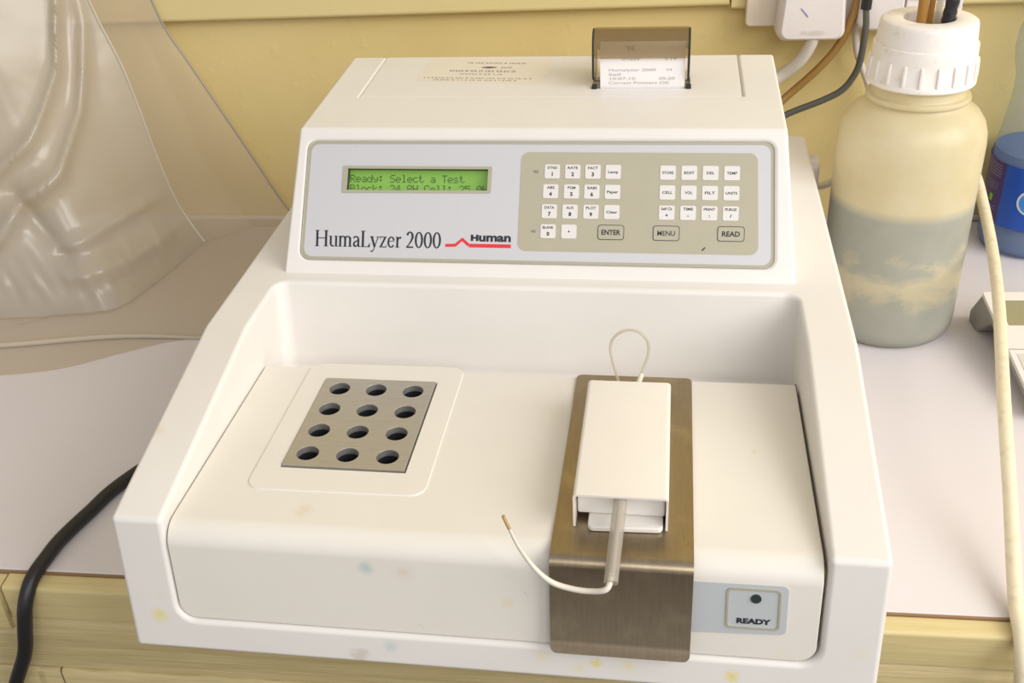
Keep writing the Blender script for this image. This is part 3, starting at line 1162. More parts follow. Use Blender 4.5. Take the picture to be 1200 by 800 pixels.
# serif title, drawn letter by letter (capital height 1)
def stroke(bm, M4, T, pts, ws, mat=0):
    n = len(pts)
    L, Rr = [], []
    for i in range(n):
        a = Vector(pts[max(i - 1, 0)])
        b = Vector(pts[min(i + 1, n - 1)])
        t = (b - a).normalized()
        nn = Vector((-t.y, t.x)) * (ws[i] if isinstance(ws, (list, tuple)) else ws) * 0.5 * 1.25
        p = Vector(pts[i])
        L.append(bm.verts.new(M4 @ T(p + nn)))
        Rr.append(bm.verts.new(M4 @ T(p - nn)))
    for i in range(n - 1):
        bm.faces.new((L[i], L[i + 1], Rr[i + 1], Rr[i])).material_index = mat


def arc(cx, cy, rx, ry, a0, a1, n=14):
    return [(cx + rx * math.cos(math.radians(a0 + (a1 - a0) * i / n)), cy + ry * math.sin(math.radians(a0 + (a1 - a0) * i / n))) for i in range(n + 1)]


def arcw(a0, a1, thick, thin, n=14):
    return [thin + (thick - thin) * abs(math.cos(math.radians(a0 + (a1 - a0) * i / n))) ** 1.3 for i in range(n + 1)]


def glyph(ch):
    R, S = [], []     # rectangles, strokes

    def stem(x, y0, y1, wd=0.125):
        R.append((x - 0.02, y0, x + wd + 0.02, y1))

    if ch == 'H':
        for x in (0.12, 0.80):
            stem(x, 0, 1)
            R.append((x - 0.10, 0, x + 0.225, 0.04))
            R.append((x - 0.10, 0.96, x + 0.225, 1))
        R.append((0.2, 0.49, 0.82, 0.54))
        adv = 1.06
    elif ch == 'u':
        stem(0.11, 0.16, 0.66, 0.11)
        R.append((0.01, 0.62, 0.15, 0.66))
        S.append((arc(0.335, 0.18, 0.17, 0.15, 180, 300), arcw(180, 300, 0.11, 0.06)))
        stem(0.52, 0, 0.66, 0.11)
        R.append((0.42, 0.62, 0.56, 0.66))
        R.append((0.60, 0, 0.72, 0.04))
        adv = 0.74
    elif ch == 'm':
        for x in (0.10, 0.475, 0.85):
            stem(x, 0, 0.56 if x > 0.2 else 0.66, 0.11)
            R.append((x - 0.08, 0, x + 0.19, 0.04))
        R.append((0.0, 0.61, 0.14, 0.65))
        for x in (0.335, 0.71):
            S.append((arc(x, 0.47, 0.19, 0.165, 165, 0), arcw(165, 0, 0.11, 0.055)))
        adv = 1.08
    elif ch == 'a':
        stem(0.40, 0.05, 0.48, 0.11)
        S.append((arc(0.27, 0.47, 0.185, 0.165, 160, 0), arcw(160, 0, 0.10, 0.06)))
        S.append(([(0.45, 0.40), (0.33, 0.36), (0.20, 0.31), (0.12, 0.22), (0.125, 0.11), (0.20, 0.04), (0.30, 0.045), (0.43, 0.13)],
                  [0.05, 0.06, 0.08, 0.11, 0.12, 0.09, 0.06, 0.05]))
        S.append(([(0.44, 0.06), (0.51, 0.02), (0.60, 0.04)], [0.08, 0.06, 0.03]))
        adv = 0.62
    elif ch == 'L':
        stem(0.12, 0, 1)
        R.append((0.02, 0.96, 0.36, 1))
        R.append((0.02, 0, 0.68, 0.045))
        S.append(([(0.62, 0.02), (0.68, 0.12), (0.71, 0.27)], [0.14, 0.07, 0.02]))
        adv = 0.74
    elif ch == 'y':
        S.append(([(0.10, 0.66), (0.35, 0.02)], 0.12))
        S.append(([(0.60, 0.66), (0.36, 0.06), (0.25, -0.19), (0.14, -0.26), (0.06, -0.23)], [0.05, 0.05, 0.05, 0.07, 0.09]))
        R.append((-0.02, 0.62, 0.26, 0.66))
        R.append((0.48, 0.62, 0.70, 0.66))
        adv = 0.68
    elif ch == 'z':
        R.append((0.05, 0.605, 0.55, 0.66))
        R.append((0.03, 0, 0.55, 0.055))
        S.append(([(0.47, 0.63), (0.11, 0.03)], 0.10))
        R.append((0.05, 0.50, 0.085, 0.62))
        R.append((0.52, 0.03, 0.555, 0.17))
        adv = 0.60
    elif ch == 'e':
        S.append((arc(0.31, 0.33, 0.215, 0.31, 20, 325, 22), arcw(20, 325, 0.11, 0.055, 22)))
        R.append((0.13, 0.36, 0.53, 0.405))
        adv = 0.62
    elif ch == 'r':
        stem(0.10, 0, 0.66, 0.11)
        R.append((0.0, 0.62, 0.14, 0.66))
        R.append((0.01, 0, 0.31, 0.04))
        S.append(([(0.19, 0.46), (0.26, 0.58), (0.34, 0.62), (0.43, 0.59)], [0.05, 0.07, 0.09, 0.12]))
        adv = 0.48
    elif ch == '2':
        S.append((arc(0.31, 0.70, 0.20, 0.26, 165, -20), arcw(165, -20, 0.13, 0.06)))
        S.append(([(0.50, 0.62), (0.40, 0.40), (0.24, 0.20), (0.07, 0.04)], [0.12, 0.09, 0.06, 0.05]))
        R.append((0.05, 0, 0.58, 0.09))
        adv = 0.66
    elif ch == '0':
        S.append((arc(0.33, 0.49, 0.235, 0.46, 0, 360, 28), arcw(0, 360, 0.12, 0.055, 28)))
        adv = 0.67
    else:
        adv = 0.30
    return R, S, adv


bm = bmesh.new()
WORD = 'HumaLyzer 2000'
tot = sum(glyph(c)[2] for c in WORD)
CH = 0.0110
SXT = 0.0882 / tot
cx = -0.1497
for c in WORD:
    R, S, adv = glyph(c)
    T = lambda p, c0=cx: Vector((c0 + p[0] * SXT, 0.0186 + p[1] * CH, -0.00085))
    for x0, y0, x1, y1 in R:
        bm.faces.new([bm.verts.new(CM @ T(p)) for p in ((x0, y0), (x1, y0), (x1, y1), (x0, y1))])
    for pts_, ws in S:
        stroke(bm, CM, T, pts_, ws)
    cx += adv * SXT
fin_flat('title_lettering', bm, 'ink', panel)
bm = bmesh.new()
text(bm, 'uman', CM, -0.0252, 0.0240, -0.00085, 0.0054, weight=0.00030, width=0.0216, center=False)
hx, hy, hh_ = -0.0415, 0.0240, 0.0042
for q in (rect(hx, hy, hx + 0.0017, hy + hh_), rect(hx + 0.0035, hy, hx + 0.0052, hy + hh_), rect(hx + 0.0012, hy + 0.0016, hx + 0.0039, hy + 0.0027)):
    flat(bm, q, CM, -0.00085)
fin_flat('maker_lettering', bm, 'ink', panel)
bm = bmesh.new()
flat(bm, [(-0.0587, 0.0197), (-0.0515, 0.0200), (-0.0474, 0.0238), (-0.0432, 0.0202), (-0.0424, 0.0221), (-0.0472, 0.0262), (-0.0521, 0.0220), (-0.0587, 0.0217)], CM, -0.00085)
flat(bm, rect(-0.0426, 0.0197, -0.0143, 0.0221), CM, -0.00085)
fin_flat('maker_emblem', bm, 'red', panel)

# smoked printer hood: curved lip with side cheeks
HXL, HXR = 0.0322, 0.1002
hz = TM_o.z + 0.0035
lip = [(0.3415, 0.2268), (0.3418, 0.2320), (0.3430, 0.2375), (0.3450, 0.2412), (0.3485, 0.2436), (0.3530, 0.2444), (0.3600, 0.2432), (0.3680, 0.2390), (0.3750, 0.2320), (0.3790, 0.2230)]


def skin(bm, prof, x0, x1, t):
    P = [Vector(p) for p in prof]
    o1, o2 = [], []
    for i, p in enumerate(P):
        tt = (P[min(i + 1, len(P) - 1)] - P[max(i - 1, 0)]).normalized()
        nn = Vector((-tt.y, tt.x)) * t * 0.5
        o1.append(p + nn)
        o2.append(p - nn)
    rows = [[bm.verts.new((x, q.x, q.y)) for q in o1 + o2[::-1]] for x in (x0, x1)]
    n = len(rows[0])
    m = len(P)
    for i in range(n):
        bm.faces.new((rows[0][i], rows[0][(i + 1) % n], rows[1][(i + 1) % n], rows[1][i]))
    for r in rows:
        for i in range(m - 1):
            bm.faces.new((r[i], r[i + 1], r[n - 2 - i], r[n - 1 - i]))


bm = bmesh.new()
skin(bm, lip, HXL + 0.0012, HXR - 0.0012, 0.0012)
hoodp = fin('printer_hood', bm, 'smoke', an, smooth=45)
for x0, x1 in ((HXL, HXL + 0.0012), (HXR - 0.0012, HXR)):
    b = bmesh.new()
    ch = [(0.3440, 0.2118), (0.3418, 0.2150)] + lip[0:] + [(0.3790, 0.2070), (0.3560, 0.2065)]
    prism(b, ch, YZX, x0, x1)
    fin('hood_cheek', b, 'smoke', hoodp, smooth=30)
    b = bmesh.new()
    edge = [(0.3436, 0.2116), (0.3412, 0.2150), (0.3410, 0.2268)] + lip[1:6]
    tube(b, [((x0 + x1) / 2, p[0], p[1]) for p in edge], 0.00075, seg=8, sub=3)
    fin('hood_rim', b, 'rubber', hoodp, smooth=50)

# paper strip rising out of the slot
bm = bmesh.new()
PW0, PW1 = 0.0377, 0.0972
yb0, zb0 = 0.3450, 0.2005
pp = [(0.3452, 0.1990), (0.3446, 0.2060), (0.3440, 0.2140), (0.3440, 0.2220), (0.3450, 0.2300), (0.3466, 0.2372)]
skin(bm, pp, PW0, PW1, 0.00012)
PY = 0.3438


def paper_text(bm, s, x, z, hgt, wd):
    yv = 0.3438
    for (za, ya), (zb_, yb_) in zip([(q[1], q[0]) for q in pp], [(q[1], q[0]) for q in pp][1:]):
        if za <= z <= zb_:
            yv = ya + (yb_ - ya) * (z - za) / (zb_ - za)
    PM = Matrix(((1, 0, 0, 0), (0, 0, -1, yv - 0.00025), (0, 1, 0, z), (0, 0, 0, 1)))
    text(bm, s, PM, x, 0, 0, hgt, 1, align='LEFT', width=wd)


for s, x, z, wd in (('Correct Pointers OK', 0.0435, 0.2087, 0.043), ('10:07:10', 0.0435, 0.2118, 0.018), ('05:20', 0.0790, 0.2118, 0.011), ('Self', 0.0435, 0.2148, 0.009),
                    ('Humalyzer 2000', 0.0435, 0.2180, 0.033), ('V4', 0.0840, 0.2180, 0.004), ('0.1624', 0.053, 0.2255, 0.012), ('3.19', 0.0825, 0.2255, 0.008), ('35', 0.0555, 0.2320, 0.006)):
    paper_text(bm, s, x, z, 0.0019 if s != '35' else 0.005, wd)
me = bpy.data.meshes.new('receipt')
bm.to_mesh(me)
bm.free()
rc = fin_mesh('paper_strip', me, ['paper', 'paper_ink'], smooth=40)
tag(rc, 'white printout strip rising from the printer slot under the smoked hood', 'paper')

# ------------------------------------------------------------------ black mains cord on the left
tag(tube_obj('power_cord', [(-0.205, 0.30, -0.0054), (-0.238, 0.22, -0.0054), (-0.2790, 0.1365, -0.0054), (-0.2885, 0.102, -0.0053), (-0.2940, 0.0750, -0.0050), (-0.2950, 0.0580, -0.0052),
                            (-0.2965, 0.0410, -0.0080), (-0.2985, 0.0305, -0.0190), (-0.3025, 0.0272, -0.0370), (-0.3090, 0.0262, -0.0590), (-0.3240, 0.0258, -0.0880), (-0.345, 0.026, -0.13), (-0.36, 0.027, -0.20)], 0.0046, 'cable_black', seg=16),
    'thick black power cord running off the left front edge of the bench', 'cord')

# ------------------------------------------------------------------ waste bottle
BC = (0.2685, 0.3985)
wb = thing('waste_bottle', 'tall milky plastic waste bottle with ribbed white screw cap and grey settled liquid', 'bottle', (BC[0], BC[1], ZC))
prof = [(0.0, ZC + 0.003), (0.040, ZC + 0.0025), (0.0455, ZC), (0.0500, ZC + 0.0022), (0.0528, ZC + 0.0075), (0.0534, ZC + 0.015), (0.0534, 0.090), (0.0533, 0.148), (0.0525, 0.1565), (0.0500, 0.1645), (0.0450, 0.1715), (0.0385, 0.1762),
        (0.0352, 0.1785), (0.0347, 0.1798), (0.0366, 0.1804), (0.0374, 0.1822), (0.0366, 0.1842), (0.0338, 0.1850), (0.0330, 0.1870), (0.0330, 0.2050)]
bm = bmesh.new()
lathe(bm, prof, BC, 72)
fin('bottle_body', bm, 'poly', wb, smooth=50)
LT = 0.1030
bm = bmesh.new()
lathe(bm, [(0.0, ZC + 0.0045), (0.040, ZC + 0.0045), (0.0480, ZC + 0.004), (0.0515, ZC + 0.009), (0.0521, ZC + 0.016), (0.0521, LT), (0.0, LT)], BC, 64)
fin('liquid', bm, 'liquid', wb, smooth=50)
bm = bmesh.new()
capp = [(0.0333, 0.1930), (0.0374, 0.1930), (0.0384, 0.1940), (0.0385, 0.1964), (0.0379, 0.1974), (0.0372, 0.1982), (0.0364, 0.2140), (0.0363, 0.2208), (0.0360, 0.2216), (0.0347, 0.2220), (0.0345, 0.2235),
        (0.0337, 0.2345), (0.0330, 0.2368), (0.0312, 0.2380), (0.0200, 0.2384), (0.0182, 0.2380), (0.0178, 0.2367), (0.0176, 0.2225), (0.0, 0.2225), (0.0, 0.2145), (0.0333, 0.2145)]
lathe(bm, capp, BC, 72, close=True)
capo = fin('screw_cap', bm, 'cap_dirty', wb, smooth=40)
nr = 20
for i in range(nr):
    a = 2 * PI * (i + 0.35) / nr
    b = bmesh.new()
    Mx = Matrix.Translation((BC[0], BC[1], 0)) @ Matrix.Rotation(a, 4, 'Z')
    r0 = [(0.0364, 0.1976), (0.0387, 0.1976), (0.0384, 0.2075), (0.0378, 0.2115), (0.0358, 0.2125)]
    va = [b.verts.new(Mx @ Vector((p[0], -0.0011, p[1]))) for p in r0]
    vb = [b.verts.new(Mx @ Vector((p[0], 0.0011, p[1]))) for p in r0]
    b.faces.new(va)
    b.faces.new(vb[::-1])
    for q in range(5):
        b.faces.new((va[q], va[(q + 1) % 5], vb[(q + 1) % 5], vb[q]))
    fin('cap_rib', b, 'cap_dirty', capo, bevel=0.0005, seg=2)

# tubes plugged into the cap opening
tag(tube_obj('drain_tube', [(0.263, 0.400, 0.2230), (0.2635, 0.400, 0.235), (0.263, 0.402, 0.262), (0.260, 0.405, 0.30)], 0.0036, 'tube_amber'), 'amber stained tube standing in the cap opening of the waste bottle, left one', 'tube')
tag(tube_obj('sensor_tube', [(0.2705, 0.406, 0.2230), (0.2705, 0.406, 0.235), (0.271, 0.408, 0.262), (0.271, 0.412, 0.30)], 0.0022, 'tube_amber'), 'thin amber tube between wider amber tube and clear tube in waste bottle cap', 'tube')
tag(tube_obj('vent_tube', [(0.2760, 0.4095, 0.2230), (0.2765, 0.4095, 0.235), (0.277, 0.411, 0.262), (0.278, 0.414, 0.30)], 0.0026, 'tube_clear'), 'clear tube in the waste bottle cap beside the black sleeve', 'tube')
bs = thing('black_hose', 'black ribbed hose plugged into the right of the waste bottle cap opening', 'hose', (0.281, 0.3955, 0.20))
bm = bmesh.new()
tube(bm, [(0.2800, 0.3955, 0.2230), (0.2805, 0.3955, 0.235), (0.2830, 0.3965, 0.262), (0.287, 0.398, 0.30)], lambda t: 0.0046 + 0.0003 * math.sin(t * 75), seg=16, sub=14)
fin('hose_wall', bm, 'cord_black_rib', bs, smooth=60)

# ------------------------------------------------------------------ water bottle at the right edge
WC = (0.4185, 0.5475)
RW = 0.0420
wt = thing('water_bottle', 'clear water bottle with blue label and blue tinted water, against the wall at right', 'bottle', (WC[0], WC[1], ZC))
bp = [(0.0, ZC + 0.004), (0.025, ZC + 0.003), (0.033, ZC), (0.0395, ZC + 0.003), (0.0420, ZC + 0.010), (0.0422, ZC + 0.022), (0.0405, ZC + 0.027), (0.0420, ZC + 0.032), (0.0422, 0.078), (0.0410, 0.086), (0.0390, 0.098), (0.0365, 0.118), (0.0350, 0.136),
      (0.0356, 0.148), (0.0385, 0.160), (0.0405, 0.172), (0.0400, 0.184), (0.0365, 0.198), (0.028, 0.214), (0.018, 0.226), (0.0135, 0.232), (0.0132, 0.244)]
bm = bmesh.new()
lathe(bm, bp, WC, 48)
fin('bottle_body', bm, 'pet', wt, smooth=60)
bm = bmesh.new()
lathe(bm, [(0.0, ZC + 0.0055)] + [(r - 0.0011, z + (0.0012 if z < 0 else 0)) for r, z in bp[1:9]] + [(0.0401, 0.0845), (0.0, 0.0845)], WC, 48)
fin('water', bm, 'water', wt, smooth=60)
bm = bmesh.new()
lathe(bm, [(0.0146, 0.232), (0.0150, 0.234), (0.0150, 0.249), (0.0140, 0.2505), (0.0, 0.2505)], WC, 32)
fin('bottle_cap', bm, 'label_blue', wt, smooth=40)


def wrap(bm, a0, a1, z0, z1, r, mat, n=24):
    A = [[bm.verts.new((WC[0] + r * math.cos(math.radians(a0 + (a1 - a0) * i / n)), WC[1] + r * math.sin(math.radians(a0 + (a1 - a0) * i / n)), z)) for i in range(n + 1)] for z in (z0, z1)]
    for i in range(n):
        bm.faces.new((A[0][i], A[0][i + 1], A[1][i + 1], A[1][i])).material_index = mat


bm = bmesh.new()
wrap(bm, 213, 520, 0.0195, 0.0770, RW + 0.0006, 0, 48)
wrap(bm, 160, 213, 0.0195, 0.0770, RW + 0.0006, 1, 14)
lab = fin('bottle_label', bm, ['label_blue', 'label_purple'], wt, smooth=60)
bm = bmesh.new()
rl = RW + 0.0009
random.seed(5)
for q in range(5):
    wrap(bm, 183, 183 + random.uniform(20, 26), 0.0730 - q * 0.0025, 0.0742 - q * 0.0025, rl, 1, 6)
for q in range(9):
    a = 183 + q * 2.7
    wrap(bm, a, a + random.uniform(0.8, 1.9), 0.0500, 0.0580, rl, 1, 2)
for q in range(4):
    wrap(bm, 192, 192 + random.uniform(12, 18), 0.0345 - q * 0.0025, 0.0355 - q * 0.0025, rl, 1, 6)
wrap(bm, 194, 200, 0.0390, 0.0455, rl, 2, 3)


def wrap_disc(bm, a, z, rad, mat, r):
    ring = []
    for i in range(28):
        t = 2 * PI * i / 28
        ang = math.radians(a) + rad * math.cos(t) / RW
        ring.append((ang, z + rad * math.sin(t)))
    c = bm.verts.new((WC[0] + r * 1.012 * math.cos(math.radians(a)), WC[1] + r * 1.012 * math.sin(math.radians(a)), z))
    vs = [bm.verts.new((WC[0] + r * math.cos(g), WC[1] + r * math.sin(g), zz)) for g, zz in ring]
    for i in range(28):
        bm.faces.new((c, vs[i], vs[(i + 1) % 28])).material_index = mat


wrap_disc(bm, 250, 0.0470, 0.0120, 0, rl)
wrap_disc(bm, 250, 0.0470, 0.0098, 3, rl + 0.0004)
fin('label_print', bm, ['label_white', 'label_grey', 'label_green', 'label_light'], wt)

# ------------------------------------------------------------------ cream cable in the right foreground
CW = [(0.3340, 0.500, 0.100), (0.3376, 0.46, 0.095), (0.3379, 0.42, 0.082), (0.3327, 0.36, 0.070), (0.3234, 0.30, 0.063), (0.3138, 0.25, 0.058), (0.3033, 0.194, 0.050), (0.2990, 0.1592, 0.037), (0.2965, 0.1281, 0.020),
      (0.2917, 0.0892, 0.003), (0.2888, 0.0667, -0.0045), (0.2881, 0.052, -0.0085), (0.2882, 0.0405, -0.020), (0.2900, 0.033, -0.046), (0.2925, 0.030, -0.09), (0.294, 0.032, -0.16)]
CW = [(0.322, 0.527, 0.110), (0.29, 0.548, 0.13)][::-1] + CW
tag(tube_obj('foreground_cable', CW, 0.0043, 'cable_cream', seg=16), 'long yellowed white cable arching from behind the waste bottle over the right bench edge', 'cable')

# ------------------------------------------------------------------ small grey instrument at the right edge
ins = thing('desk_instrument', 'small grey desk instrument with pale sloping face and olive window, cut by right edge', 'instrument', (0.38, 0.33, ZC))
IF = Vector((0.3367, 0.3795, 0.0280))     # back left corner of the face
IY = Vector((0.0088, -0.1020, -0.0200))   # down the left edge of the face
iy = IY.normalized()
ix = Vector((1, 0.045, 0)).normalized()
iz = ix.cross(-iy).normalized()
IM = Matrix(((ix.x, iy.x, iz.x, IF.x), (ix.y, iy.y, iz.y, IF.y), (ix.z, iy.z, iz.z, IF.z), (0, 0, 0, 1)))   # x right, y toward viewer, z up
fb = bmesh.new()
prism(fb, rpoly([(0, 0), (0.095, 0), (0.095, 0.128), (0, 0.128)], 0.0025, 4), IM, -0.0035, 0.0)
hb = bmesh.new()
prism(hb, rect(0.0085, 0.0100, 0.088, 0.0400), IM, -0.0015, 0.01)
me = boolean(fb, [hb])
face = fin('face_plate', clean(me), 'white_face', ins, bevel=0.0006, seg=2, angle=40)
bm = bmesh.new()
prism(bm, rect(0.0086, 0.0101, 0.0879, 0.0399), IM, -0.0014, -0.0007)
fin('window', bm, 'olive_window', face)
bm = bmesh.new()
prism(bm, rect(0.0046, 0.0725, 0.085, 0.1150), IM, 0.0, 0.0004)
fin('face_label', bm, 'face_label', face)
bm = bmesh.new()
prism(bm, rect(0.0002, 0.0668, 0.0948, 0.0676), IM, -0.0005, 0.00015)
fin('face_seam', bm, 'grey_case', face)
bm = bmesh.new()
prism(bm, rpoly([(0.0006, 0.0006), (0.0944, 0.0006), (0.0944, 0.1274), (0.0006, 0.1274)], 0.0025, 4), IM, -0.0085, -0.0035)
fin('case_rim', bm, 'grey_case', ins, bevel=0.0008, seg=2)
bm = bmesh.new()
# back foot: a wedge reaching from under the face down to the bench
A0 = [Vector((0.3372, 0.3800, 0.0262)), Vector((0.3350, 0.4035, -0.0040)), Vector((0.3368, 0.4045, ZC)), Vector((0.3400, 0.3835, ZC)), Vector((0.3440, 0.3500, 0.0085)), Vector((0.3430, 0.3480, 0.0150))]
A0 = [Vector((0.3362, 0.3792, 0.0250)), Vector((0.3372, 0.4010, 0.0000)), Vector((0.3372, 0.4010, ZC)), Vector((0.3385, 0.3810, ZC)), Vector((0.3410, 0.3560, 0.0130))]
A1 = [p + Vector((0.0915, 0.004, 0)) for p in A0]
va = [bm.verts.new(p) for p in A0]
vb = [bm.verts.new(p) for p in A1]
bm.faces.new(va)
bm.faces.new(vb[::-1])
for i in range(5):
    bm.faces.new((va[i], va[(i + 1) % 5], vb[(i + 1) % 5], vb[i]))
fin('back_foot', bm, 'grey_case', ins, bevel=0.0025, seg=3)
bm = bmesh.new()
q0 = IM @ Vector((0.004, 0.120, -0.0085))
box(bm, q0.x, q0.y - 0.004, ZC, q0.x + 0.085, q0.y + 0.004, q0.z + 0.001)
fin('front_foot', bm, 'rubber', ins, bevel=0.001)

# ------------------------------------------------------------------ sockets, plugs and wall cables
sk = thing('wall_socket', 'aged white double wall socket plate behind the plugs', 'socket', BR @ Vector((0.22, WY, 0.2)))


def wall_part(name, bm, mats, parent, **kw):
    o = fin(name, bm, mats, **kw)
    o.matrix_world = BR
    bpy.context.view_layer.update()
    if parent is not None:
        o.parent = parent
        o.matrix_parent_inverse = parent.matrix_world.inverted()
    return o


bm = bmesh.new()
prism(bm, rpoly(rect(0.1645, 0.1865, 0.3120, 0.274), 0.004), XZY, WY - 0.024, WY - 0.0148)
wall_part('socket_plate', bm, 'socket', sk, bevel=0.0015)
bm = bmesh.new()
prism(bm, rpoly(rect(0.1665, 0.1885, 0.3100, 0.272), 0.003), XZY, WY - 0.0150, WY - 0.0002)
wall_part('back_box', bm, 'socket', sk)


def plug(name, label, xc, z0, z1, w0, w1, depth, group):
    loc = BR @ Vector((xc, WY - 0.024, z0))
    t = thing(name, label, 'plug', loc, group)
    b = bmesh.new()
    oa = rpoly([(xc - w0, z0), (xc + w0, z0), (xc + w1, z1), (xc - w1, z1)], [0.008, 0.008, 0.010, 0.010], 6)
    cz = (z0 + z1) / 2
    y0 = WY - 0.0242
    layers = [(y0, 1.0), (y0 - depth * 0.72, 0.985), (y0 - depth * 0.93, 0.93), (y0 - depth, 0.86)]
    rings = [[b.verts.new((xc + (p[0] - xc) * s, yy, cz + (p[1] - cz) * s)) for p in oa] for yy, s in layers]
    n = len(oa)
    for a, c in zip(rings, rings[1:]):
        for i in range(n):
            b.faces.new((a[i], a[(i + 1) % n], c[(i + 1) % n], c[i]))
    b.faces.new(rings[0])
    b.faces.new(rings[-1])
    wall_part('plug_body', b, 'plug', t, smooth=35)
    return t, y0 - depth


pl, yf = plug('mains_plug', 'white mains plug embossed with FUSED, nearest plug above the analyzer', 0.2190, 0.1785, 0.2330, 0.0300, 0.0262, 0.026, None)
bm = bmesh.new()
PMx = Matrix(((1, 0, 0, 0), (0, 0, -1, yf - 0.0002), (0, 1, 0, 0), (0, 0, 0, 1)))
text(bm, 'FUSED', PMx, 0.2205, 0.1875, 0.0009, 0.0038, width=0.0190)
bmesh.ops.solidify(bm, geom=bm.faces[:], thickness=0.0011)
wall_part('embossed_lettering', bm, 'cable_white', pl)  # same plastic as the plug; relief shading put into a darker colour
bm = bmesh.new()
prism(bm, [(0.2075, 0.2085), (0.2090, 0.2080), (0.2150, 0.2015), (0.2142, 0.2007)], PMx, 0.0, 0.0003)
wall_part('ink_mark', bm, simple('violet ink mark', lin(150, 130, 200), 0.6), pl)
p2, _ = plug('mains_plug', 'white mains plug on the right of the socket, half hidden behind the waste bottle cap', 0.2775, 0.1850, 0.2380, 0.0195, 0.018, 0.020, None)
# ribbed white box right of it
bx = thing('cable_box', 'white ribbed box on the wall behind the waste bottle cap', 'box', BR @ Vector((0.305, WY - 0.02, 0.18)))
bm = bmesh.new()
prism(bm, rpoly(rect(0.2985, 0.1835, 0.345, 0.245), 0.004), XZY, WY - 0.036, WY - 0.0247)
wall_part('box_body', bm, 'plug', bx, bevel=0.0015)
for q in range(5):
    bm = bmesh.new()
    prism(bm, rect(0.3010, 0.1975 + q * 0.006, 0.343, 0.1990 + q * 0.006), XZY, WY - 0.0366, WY - 0.0359)
    wall_part('rib', bm, 'cable_white', bx)

tag(tube_obj('plug_cable', [(0.2100, 0.555, 0.183), (0.2075, 0.557, 0.173), (0.2000, 0.561, 0.158), (0.1850, 0.566, 0.1430), (0.165, 0.560, 0.132), (0.14, 0.530, 0.12), (0.12, 0.490, 0.105)], 0.0056, 'cable_white'), 'thick grey white cable curving down from the FUSED plug', 'cable')
tag(tube_obj('brown_cable', [(0.2470, 0.5650, 0.235), (0.2451, 0.5650, 0.2093), (0.2425, 0.5655, 0.1948), (0.2354, 0.5665, 0.1741), (0.2194, 0.5665, 0.1514), (0.1904, 0.5650, 0.1225), (0.16, 0.545, 0.10), (0.12, 0.50, 0.09)], 0.0036, 'cable_brown'), 'brown cable running diagonally behind the analyzer', 'cable')
gc = thing('grey_cable', 'dark grey cable with black collar, bending sideways behind the analyzer', 'cable', (0.2513, 0.55, 0.2))
tube_obj('cable_sheath', [(0.2520, 0.5560, 0.235), (0.2513, 0.5560, 0.2080), (0.2531, 0.5560, 0.1880), (0.2522, 0.5570, 0.1600), (0.2480, 0.5580, 0.1450), (0.2390, 0.5580, 0.1325), (0.2220, 0.558, 0.1230), (0.1925, 0.557, 0.1105), (0.17, 0.548, 0.098), (0.14, 0.51, 0.09)], 0.0030, 'cable_grey', gc)
tube_obj('cable_collar', [(0.2518, 0.5560, 0.2300), (0.2513, 0.5560, 0.2050)], 0.0046, 'cable_black', gc, smooth=False)
tag(tube_obj('thin_cable', [(0.2460, 0.5775, 0.235), (0.2475, 0.5780, 0.205), (0.2490, 0.5790, 0.180), (0.2530, 0.5800, 0.160), (0.2610, 0.5800, 0.142), (0.2680, 0.5800, 0.1250), (0.276, 0.578, 0.09), (0.285, 0.575, 0.04), (0.30, 0.57, 0.0), (0.325, 0.565, -0.0068), (0.345, 0.567, -0.0071), (0.375, 0.5935, -0.0071), (0.46, 0.597, -0.0071)], 0.0030, 'cable_white'),
    'thin pale cable hanging down the wall behind the waste bottle and along the bench back', 'cable')
sp = thing('side_connector', 'small white connector and lead behind the right rear corner of the analyzer', 'connector', (0.2065, 0.47, 0.08))
bm = bmesh.new()
prism(bm, rpoly(rect(0.4380, 0.045, 0.462, 0.112), 0.007), YZX, 0.2003, 0.2105)
fin('connector_body', bm, 'plug', sp, bevel=0.002)
tube_obj('connector_lead', [(0.2095, 0.452, 0.085), (0.2190, 0.460, 0.0830), (0.2300, 0.468, 0.0860), (0.2450, 0.478, 0.0930), (0.268, 0.49, 0.105), (0.29, 0.51, 0.10), (0.30, 0.535, 0.05), (0.30, 0.55, 0.0)], 0.0030, 'cable_white', sp)

# ------------------------------------------------------------------ plastic dust sheet on the left
ds = thing('dust_cover', 'crumpled clear plastic dust cover leaning on the wall left of the analyzer', 'dust cover', (-0.42, 0.42, ZC))


def lerp_path(pts, t):
    seg = [(Vector(b) - Vector(a)).length for a, b in zip(pts, pts[1:])]
    d = t * sum(seg)
    for (a, b), s in zip(zip(pts, pts[1:]), seg):
        if d <= s or (a, b) == (pts[-2], pts[-1]):
            return Vector(a).lerp(Vector(b), d / s)
        d -= s


def patch(bot, top, left, right, nu, nv, disp):
    """Coons patch between four border paths, displaced by disp(u, v)"""
    b = bmesh.new()
    g = []
    c00, c10, c01, c11 = Vector(bot[0]), Vector(bot[-1]), Vector(top[0]), Vector(top[-1])
    for i in range(nu + 1):
        u = i / nu
        row = []
        for j in range(nv + 1):
            v = j / nv
            p = lerp_path(bot, u) * (1 - v) + lerp_path(top, u) * v + lerp_path(left, v) * (1 - u) + lerp_path(right, v) * u
            p -= c00 * (1 - u) * (1 - v) + c10 * u * (1 - v) + c01 * (1 - u) * v + c11 * u * v
            p += disp(u, v, p)
            row.append(b.verts.new(p))
        g.append(row)
    for i in range(nu):
        for j in range(nv):
            b.faces.new((g[i][j], g[i + 1][j], g[i + 1][j + 1], g[i][j + 1]))
    return b


